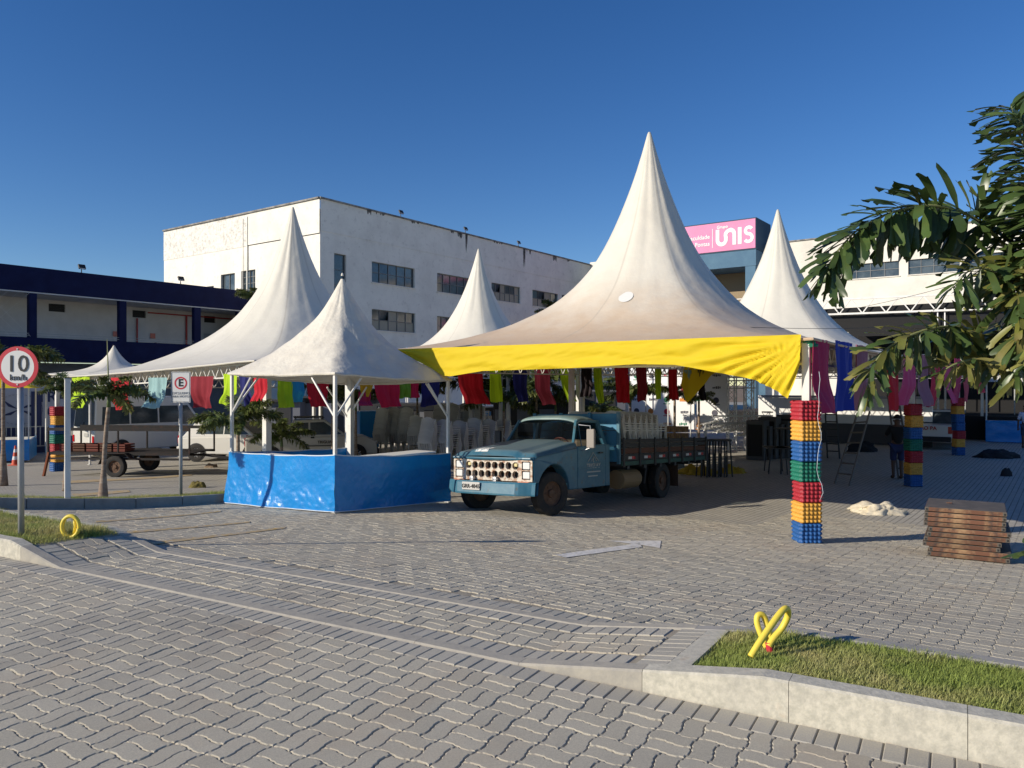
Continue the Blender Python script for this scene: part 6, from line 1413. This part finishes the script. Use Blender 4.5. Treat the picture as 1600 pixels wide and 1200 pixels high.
def truss_box(nm, lab, a, b, w=.3, grp='aluminium stage trusses'):
    a, b = Vector(a), Vector(b); L = (b - a).length; t = (b - a).normalized(); u = Vector((0, 0, 1)) if abs(t.z) < .9 else Vector((1, 0, 0)); s_ = t.cross(u).normalized() * w / 2; u = s_.cross(t).normalized() * w / 2
    r_ = thing(nm, lab, 'truss', a, 0, grp); c = [s_ + u, s_ - u, -s_ - u, -s_ + u]; z = Vector((0, 0, 0)); e = b - a
    mb = MB(); [mb.tube([q, q + e], .025, 6) for q in c]; mb.build('chords', ALU, r_); n_ = max(2, int(L / w)); mb = MB()
    for i in range(n_):
        p0, p1 = e * (i / n_), e * ((i + 1) / n_)
        for k in range(4): q, q2 = c[k], c[(k + 1) % 4]; mb.tube([p0 + q, p1 + q2] if i % 2 else [p0 + q2, p1 + q], .013, 4, False)
    mb.build('lattice', ALU, r_)
ALU = mat('aluminium', (.78, .78, .76), .45)
for x_, lb in ((1143, 'upright aluminium truss tower just right of the sponsor wall'), (1170, 'second upright aluminium truss tower, nearer the stage')): p = px(x_, 600, 30); truss_box('truss_tower', lb, (p.x, p.y, .0), (p.x, p.y, 3.1))
pa, pb = px(1118, 656, 27), px(1203, 655, 28.5); truss_box('truss_beam', 'long aluminium truss lying horizontally before the stage', pa, pb, .26)
pa, pb = px(1138, 601, 30), px(1178, 600, 30); truss_box('truss_beam', 'short top truss joining the two truss towers', pa, pb, .3)
pa, pb = px(1192, 649, 28), px(1206, 649, 28); truss_box('truss_beam', 'short aluminium truss piece lying on the long one', pa, pb, .24)
for k, (x_, y_) in enumerate(((1110, 664), (1130, 668), (1150, 666), (1165, 673), (1185, 670))):
    pa, pb = px(x_ - 14, y_ + 4, 28.5), px(x_ + 16, y_ - 3, 29.2); truss_box('truss_beam', 'loose truss piece in the pile, ' + ('leftmost', 'second from the left', 'middle', 'second from the right', 'rightmost')[k], pa, pb, .2)
BKC = mat('stage_black', (.012, .012, .013), .9); AMP = mat('speaker_grey', (.075, .075, .078), .8)
st = thing('stage', 'large black roofed stage with white front truss before the white hall', 'stage', px(1275, 600, 40).xy.to_3d(), AF)
SX_ = 11.5
MB().box((SX_ / 2 - 2.5, 3.5, .55), (SX_ + 5, 7, 1.1)).build('platform', BKC, st); MB().box((SX_ / 2, 3.5, 6.35), (SX_, 7, .25)).build('roof', BKC, st)
MB().box((SX_ / 2, .1, 5.55), (SX_, .06, 1.1)).build('fascia_cloth', BKC, st); MB().box((SX_ / 2, 6.9, 3.7), (SX_ + .5, .06, 5.2)).build('back_cloth', BKC, st)
mb = MB(); truss(mb, (-1.5, -.25, 6.95), (SX_, -.25, 6.75), .75, .09, 12); mb.build('front_truss', WHITE, st)
for x_ in (0, SX_ / 2, SX_): mb = MB(); [mb.bar((x_ + dx_, dy_, 0), (x_ + dx_, dy_, 6.2), .05) for dx_ in (-.15, .15) for dy_ in (-.15, .15)]; mb.build('truss_leg', ALU, st)
for k in range(9):      # scaffold clutter on the stage
    MB().bar((.8 + k * 1.1, 2.5 + (k % 3), 1.1), (.8 + k * 1.1, 2.5 + (k % 3), 4.2), .05).build('scaffold_pole', GALV, st)
MB().box((4.5, 2.4, 4.1), (9, .05, .05)).box((4.5, 2.4, 2.9), (9, .05, .05)).build('scaffold_rail', GALV, st)
lw = thing('low_wall', 'long low white wall under the hall, sunlit behind the ladders', 'wall', px(1186, 600, 36).xy.to_3d(), AF)
MB().box((3.6, 0, 1.42), (7.2, .2, 1.1)).build('white_wall', CLEANW, lw); MB().box((3.6, -.05, .44), (7.2, .25, .86)).build('plinth', AMP, lw); MB().box((3.6, 0, 2.03), (7.2, .3, .1)).build('coping', GREYP, lw)
for k in range(9):
    x_ = 1184 + 9.3 * k; hgt_ = (1.35, 1.15, 1.45, 1.2, 1.3, 1.5, 1.1, 1.3, 1.2)[k]; p = px(x_, 690, 26.5 + .2 * k); o = thing('speaker_box', 'dark equipment case in the row under the low wall, ' + ('leftmost', 'second from the left', 'third from the left', 'fourth from the left', 'middle', 'fourth from the right', 'third from the right', 'second from the right', 'rightmost one')[k], 'speaker', (p.x, p.y, 0), A1 - R(90), 'dark equipment cases before the low wall')
    MB().box((0, 0, hgt_ / 2), (.62, .6, hgt_)).build('case', AMP, o, bevel=.02); MB().box((0, -.305, hgt_ / 2), (.5, .02, hgt_ * .8)).build('grill', BKC, o)
# table frames pile and dark table right of the truck bed
for k in range(5):
    p = px(1098 + 9 * k, 720, 21.5); o = thing('stool', 'dark stool in the row at the truck rear, ' + ('leftmost', 'second from the left', 'middle', 'second from the right', 'rightmost')[k], 'stool', (p.x, p.y, g(p.x, p.y)), .3, 'dark stools behind the truck')
    MB().lathe([(0, 1.0), (.17, 1.0), (.17, 1.05), (0, 1.05)], 14).build('seat', DARKM, o)
    lm = MB().bar((.13, .13, 0), (.08, .08, 1.0), .03).mesh('leg', DARKM)
    for q in range(4): link('leg', lm, o, (0, 0, 0), (0, 0, q * math.pi / 2))
for k, (x_, dz_) in enumerate(((1228, 0), (1212, .0), (1238, .55))):
    p = px(x_, 720, 22.5); o = thing('folding_table', 'dark folded steel table frame in the heap left of the egg tray column, ' + ('right one', 'left one', 'upper one')[k], 'table', (p.x, p.y, g(p.x, p.y) + dz_), .4 + k, 'dark table frames')
    MB().box((0, 0, .74), (.9, .6, .03)).build('top', DARKM, o)
    for sx in (-1, 1):
        for sy in (-1, 1): MB().bar((sx * .42, sy * .26, 0), (sx * .36, sy * .2, .73), .03).build('leg', DARKM, o)
# ---- ladders
WOODL = mat('ladder_grey', (.16, .14, .12), .7)
def ladder(lab, foot_a, foot_b, top_a, top_b, n_, w=.05, m_=WOODL):
    fa, fb, ta, tb_ = foot_a, foot_b, top_a, top_b; t = thing('ladder', lab, 'ladder', fa); z = fa
    for a, b in ((fa, ta), (fb, tb_)): MB().bar(a - z, b - z, w * .6, w).build('rail', m_, t)
    for k in range(1, n_): q = k / n_; MB().bar(fa.lerp(ta, q) - z, fb.lerp(tb_, q) - z, .03, .04).build('rung', m_, t)
f1_, f2_ = gr(1304, 756), gr(1327, 759); ladder('grey ladder leaning right beneath the mauve cloth', f1_, f2_, px(1340, 645, f1_.y + .7), px(1359, 643, f2_.y + .7), 7)
f1_, f2_ = gr(1293, 716), gr(1312, 717); ladder('dark ladder behind the near egg tray column', f1_, f2_, px(1289, 636, f1_.y), px(1306, 636, f2_.y), 7, m_=DARKM)
f1_, f2_ = gr(1424, 749), gr(1404, 748); ladder('tall ladder leaning left in front of the person', f1_, f2_, px(1394, 562, f1_.y + .9), px(1380, 562, f2_.y + .9), 12)
# ---- people
def person(lab, foot, yaw, H, pose, cols, hair=(.01, .008, .006)):
    t = thing('person', lab, 'person', foot, yaw); s_ = H / 1.72
    J = dict(pelvis=(0, 0, .93), spine=(0, .01, 1.12), chest=(0, .015, 1.32), neck=(0, 0, 1.47), head=(0, -.015, 1.56), skull=(0, -.01, 1.65), hipL=(.09, 0, .88), hipR=(-.09, 0, .88), shL=(.18, .01, 1.40), shR=(-.18, .01, 1.40),
             kneeL=(.10, -.02, .49), kneeR=(-.10, -.02, .49), ankL=(.10, .02, .09), ankR=(-.10, .02, .09), toeL=(.11, -.15, .04), toeR=(-.11, -.15, .04), elL=(.25, .02, 1.13), elR=(-.25, .02, 1.13), wrL=(.27, -.06, .88), wrR=(-.27, -.06, .88), haL=(.27, -.08, .79), haR=(-.27, -.08, .79)); J.update(pose)
    rad = dict(pelvis=.14, spine=.125, chest=.145, neck=.055, head=.085, skull=.088, hipL=.09, hipR=.09, shL=.062, shR=.062, kneeL=.058, kneeR=.058, ankL=.04, ankR=.04, toeL=.035, toeR=.035, elL=.042, elR=.042, wrL=.03, wrR=.03, haL=.034, haR=.034)
    E = [('pelvis', 'spine'), ('spine', 'chest'), ('chest', 'neck'), ('neck', 'head'), ('head', 'skull'), ('pelvis', 'hipL'), ('pelvis', 'hipR'), ('hipL', 'kneeL'), ('hipR', 'kneeR'), ('kneeL', 'ankL'), ('kneeR', 'ankR'), ('ankL', 'toeL'), ('ankR', 'toeR'), ('chest', 'shL'), ('chest', 'shR'), ('shL', 'elL'), ('shR', 'elR'), ('elL', 'wrL'), ('elR', 'wrR'), ('wrL', 'haL'), ('wrR', 'haR')]
    def skin(nm, keys, edges, mt, inflate=0.):
        ks = list(keys); me = bpy.data.meshes.new(nm); me.from_pydata([Vector(J[k]) * s_ for k in ks], [(ks.index(a), ks.index(b)) for a, b in edges], []); me.materials.append(mt)
        o = bpy.data.objects.new(nm, me); COL.objects.link(o); o.parent = t; md = o.modifiers.new('k', 'SKIN'); md.use_smooth_shade = True
        for i, k in enumerate(ks): me.skin_vertices[0].data[i].radius = ((rad[k] + inflate) * s_,) * 2; me.skin_vertices[0].data[i].use_root = (i == 0)
        sd = o.modifiers.new('s', 'SUBSURF'); sd.levels = sd.render_levels = 2; return o
    skin('body', J.keys(), E, cols[0]); up = [e for e in E if e in (('pelvis', 'spine'), ('spine', 'chest'), ('chest', 'shL'), ('chest', 'shR'), ('shL', 'elL'), ('shR', 'elR'))]
    def keys(es): r = []; [r.append(k) for e in es for k in e if k not in r]; return r
    skin('shirt', keys(up), up, cols[1], .018); lg = [('pelvis', 'hipL'), ('pelvis', 'hipR'), ('hipL', 'kneeL'), ('hipR', 'kneeR')]; skin('shorts', keys(lg), lg, cols[2], .022)
    for a in ('L', 'R'): fe = [('ank' + a, 'toe' + a)]; skin('boot', keys(fe), fe, cols[3], .014)
    sk = Vector(J['skull']) * s_; hm = MB(); hm.grid(lambda i, j: sk + Vector((.098 * math.cos(i * 6.2832) * math.cos(j * 1.57), .02 + .105 * math.sin(i * 6.2832) * math.cos(j * 1.57), .01 + .115 * math.sin(j * 1.57))) * s_, 16, 6); hm.build('hair', mat('hair' + lab[:6], hair, .8), t, smooth=True)
    hd_ = Vector(J['head']) * s_; MB().lathe([(0, -.02), (.014, -.01), (.010, .02), (0, .03)], 8, Matrix.Translation(hd_ + Vector((0, -.10, .03)) * s_)).build('nose', cols[0], t, smooth=True)
    for a in (-1, 1): MB().lathe([(0, 0), (.01, .004), (0, .01)], 8, Matrix.Translation(hd_ + Vector((a * .032, -.088, .055)) * s_) @ Matrix.Rotation(R(90), 4, 'X')).build('eye', BLACK, t); MB().lathe([(0, -.03), (.016, -.01), (.016, .02), (0, .03)], 8, Matrix.Translation(hd_ + Vector((a * .092, 0, .035)) * s_)).build('ear', cols[0], t)
    for a in ('L', 'R'):
        h = Vector(J['ha' + a]) * s_; w = Vector(J['wr' + a]) * s_; d = (h - w).normalized(); sd = d.cross(Vector((0, 1, 0))).normalized() if abs(d.y) < .9 else Vector((1, 0, 0))
        for q in range(4): MB().tube([h + sd * (q - 1.5) * .017, h + sd * (q - 1.5) * .019 + d * .04, h + sd * (q - 1.5) * .019 + d * (.07 - .006 * abs(q - 1)) + Vector((0, -.012, 0))], .0085, 6).build('finger', cols[0], t, smooth=True)
        MB().tube([h - d * .03 + sd * .03, h + sd * .05 + d * .01, h + sd * .05 + d * .03], .009, 6).build('thumb', cols[0], t, smooth=True)
    return t
SK1 = mat('skin_dark', (.10, .05, .03), .6); SHB = mat('shirt_black', (.012, .012, .014), .9); SHO = mat('shorts_blue', (.02, .03, .10), .8); BT = mat('boots', (.03, .022, .015), .8); SHW = mat('shirt_white', (.55, .60, .68), .8); JEA = mat('jeans', (.03, .045, .08), .8)
b = gr(1402, 749); person('person in black shirt and blue shorts standing behind the tall ladder, back to the camera', b, R(165), 1.72, dict(elL=(.27, -.06, 1.18), wrL=(.20, -.26, 1.22), haL=(.17, -.33, 1.25), elR=(-.29, .0, 1.12), wrR=(-.30, -.1, .88), haR=(-.30, -.13, .79)), (SK1, SHB, SHO, BT))
b = px(1603, 690, 31); b.z = 0; person('person in pale shirt beside the blue stall at the right edge', b, R(-30), 1.72, dict(elL=(.24, -.08, 1.14), wrL=(.18, -.26, .98), haL=(.16, -.33, .93)), (SK1, SHW, JEA, BT))
# blue water barrel / box details behind the chairs
p = px(752, 655, 33); t = thing('water_jug', 'white drum with a blue lid behind the chairs', 'drum', (p.x, p.y, 0)); MB().lathe([(0, 0), (.28, 0), (.28, 1.25), (0, 1.25)], 16).build('drum', CHW, t); MB().lathe([(0, 1.25), (.42, 1.25), (.42, 1.42), (0, 1.42)], 16).build('lid', TARP, t)
p = px(575, 655, 31.5); t = thing('tarp_bundle', 'bright blue tarpaulin box beside the back booth post', 'tarp', (p.x, p.y, 0)); MB().box((0, 0, .75), (.8, .6, 1.5), Matrix.Rotation(.4, 3, 'Z')).build('cover', TARP, t, bevel=.04)
# wall of stored dark things behind the chairs and the pickup: closed kiosks under the far tent
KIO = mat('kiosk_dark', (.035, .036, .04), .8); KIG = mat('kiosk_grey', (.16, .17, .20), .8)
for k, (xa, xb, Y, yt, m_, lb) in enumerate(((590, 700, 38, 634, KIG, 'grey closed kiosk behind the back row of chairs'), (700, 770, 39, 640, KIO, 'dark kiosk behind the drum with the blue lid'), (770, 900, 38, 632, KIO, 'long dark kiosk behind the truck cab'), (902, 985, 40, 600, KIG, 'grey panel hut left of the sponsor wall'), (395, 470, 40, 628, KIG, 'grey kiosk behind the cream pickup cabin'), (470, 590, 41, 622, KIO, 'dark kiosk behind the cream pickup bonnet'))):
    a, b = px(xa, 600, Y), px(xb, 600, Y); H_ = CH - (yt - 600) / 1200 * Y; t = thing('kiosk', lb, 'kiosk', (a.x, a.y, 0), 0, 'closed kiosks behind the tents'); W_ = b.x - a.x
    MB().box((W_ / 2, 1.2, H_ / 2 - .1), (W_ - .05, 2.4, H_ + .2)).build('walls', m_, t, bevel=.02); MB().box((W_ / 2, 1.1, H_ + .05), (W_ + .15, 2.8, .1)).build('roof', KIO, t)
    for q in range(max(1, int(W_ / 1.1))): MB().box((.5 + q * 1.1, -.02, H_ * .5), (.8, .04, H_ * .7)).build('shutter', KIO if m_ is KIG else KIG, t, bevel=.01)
# overhead wires
mb = MB(); A_, B_ = px(1080, 520, 30), px(1640, 398, 36); mb.tube([A_.lerp(B_, i / 20) - Vector((0, 0, .5 * math.sin(math.pi * i / 20))) for i in range(21)], .012, 4); mb.build('overhead_cable', DARKM, None, label='upper thin cable crossing before the white hall', category='cable', group='overhead cables')
mb = MB(); A_, B_ = px(1130, 510, 14.5), px(1640, 470, 20); mb.tube([A_.lerp(B_, i / 20) - Vector((0, 0, .3 * math.sin(math.pi * i / 20))) for i in range(21)], .006, 4); mb.build('overhead_cable', DARKM, None, label='lower thin cable crossing the right white tent', category='cable', group='overhead cables')
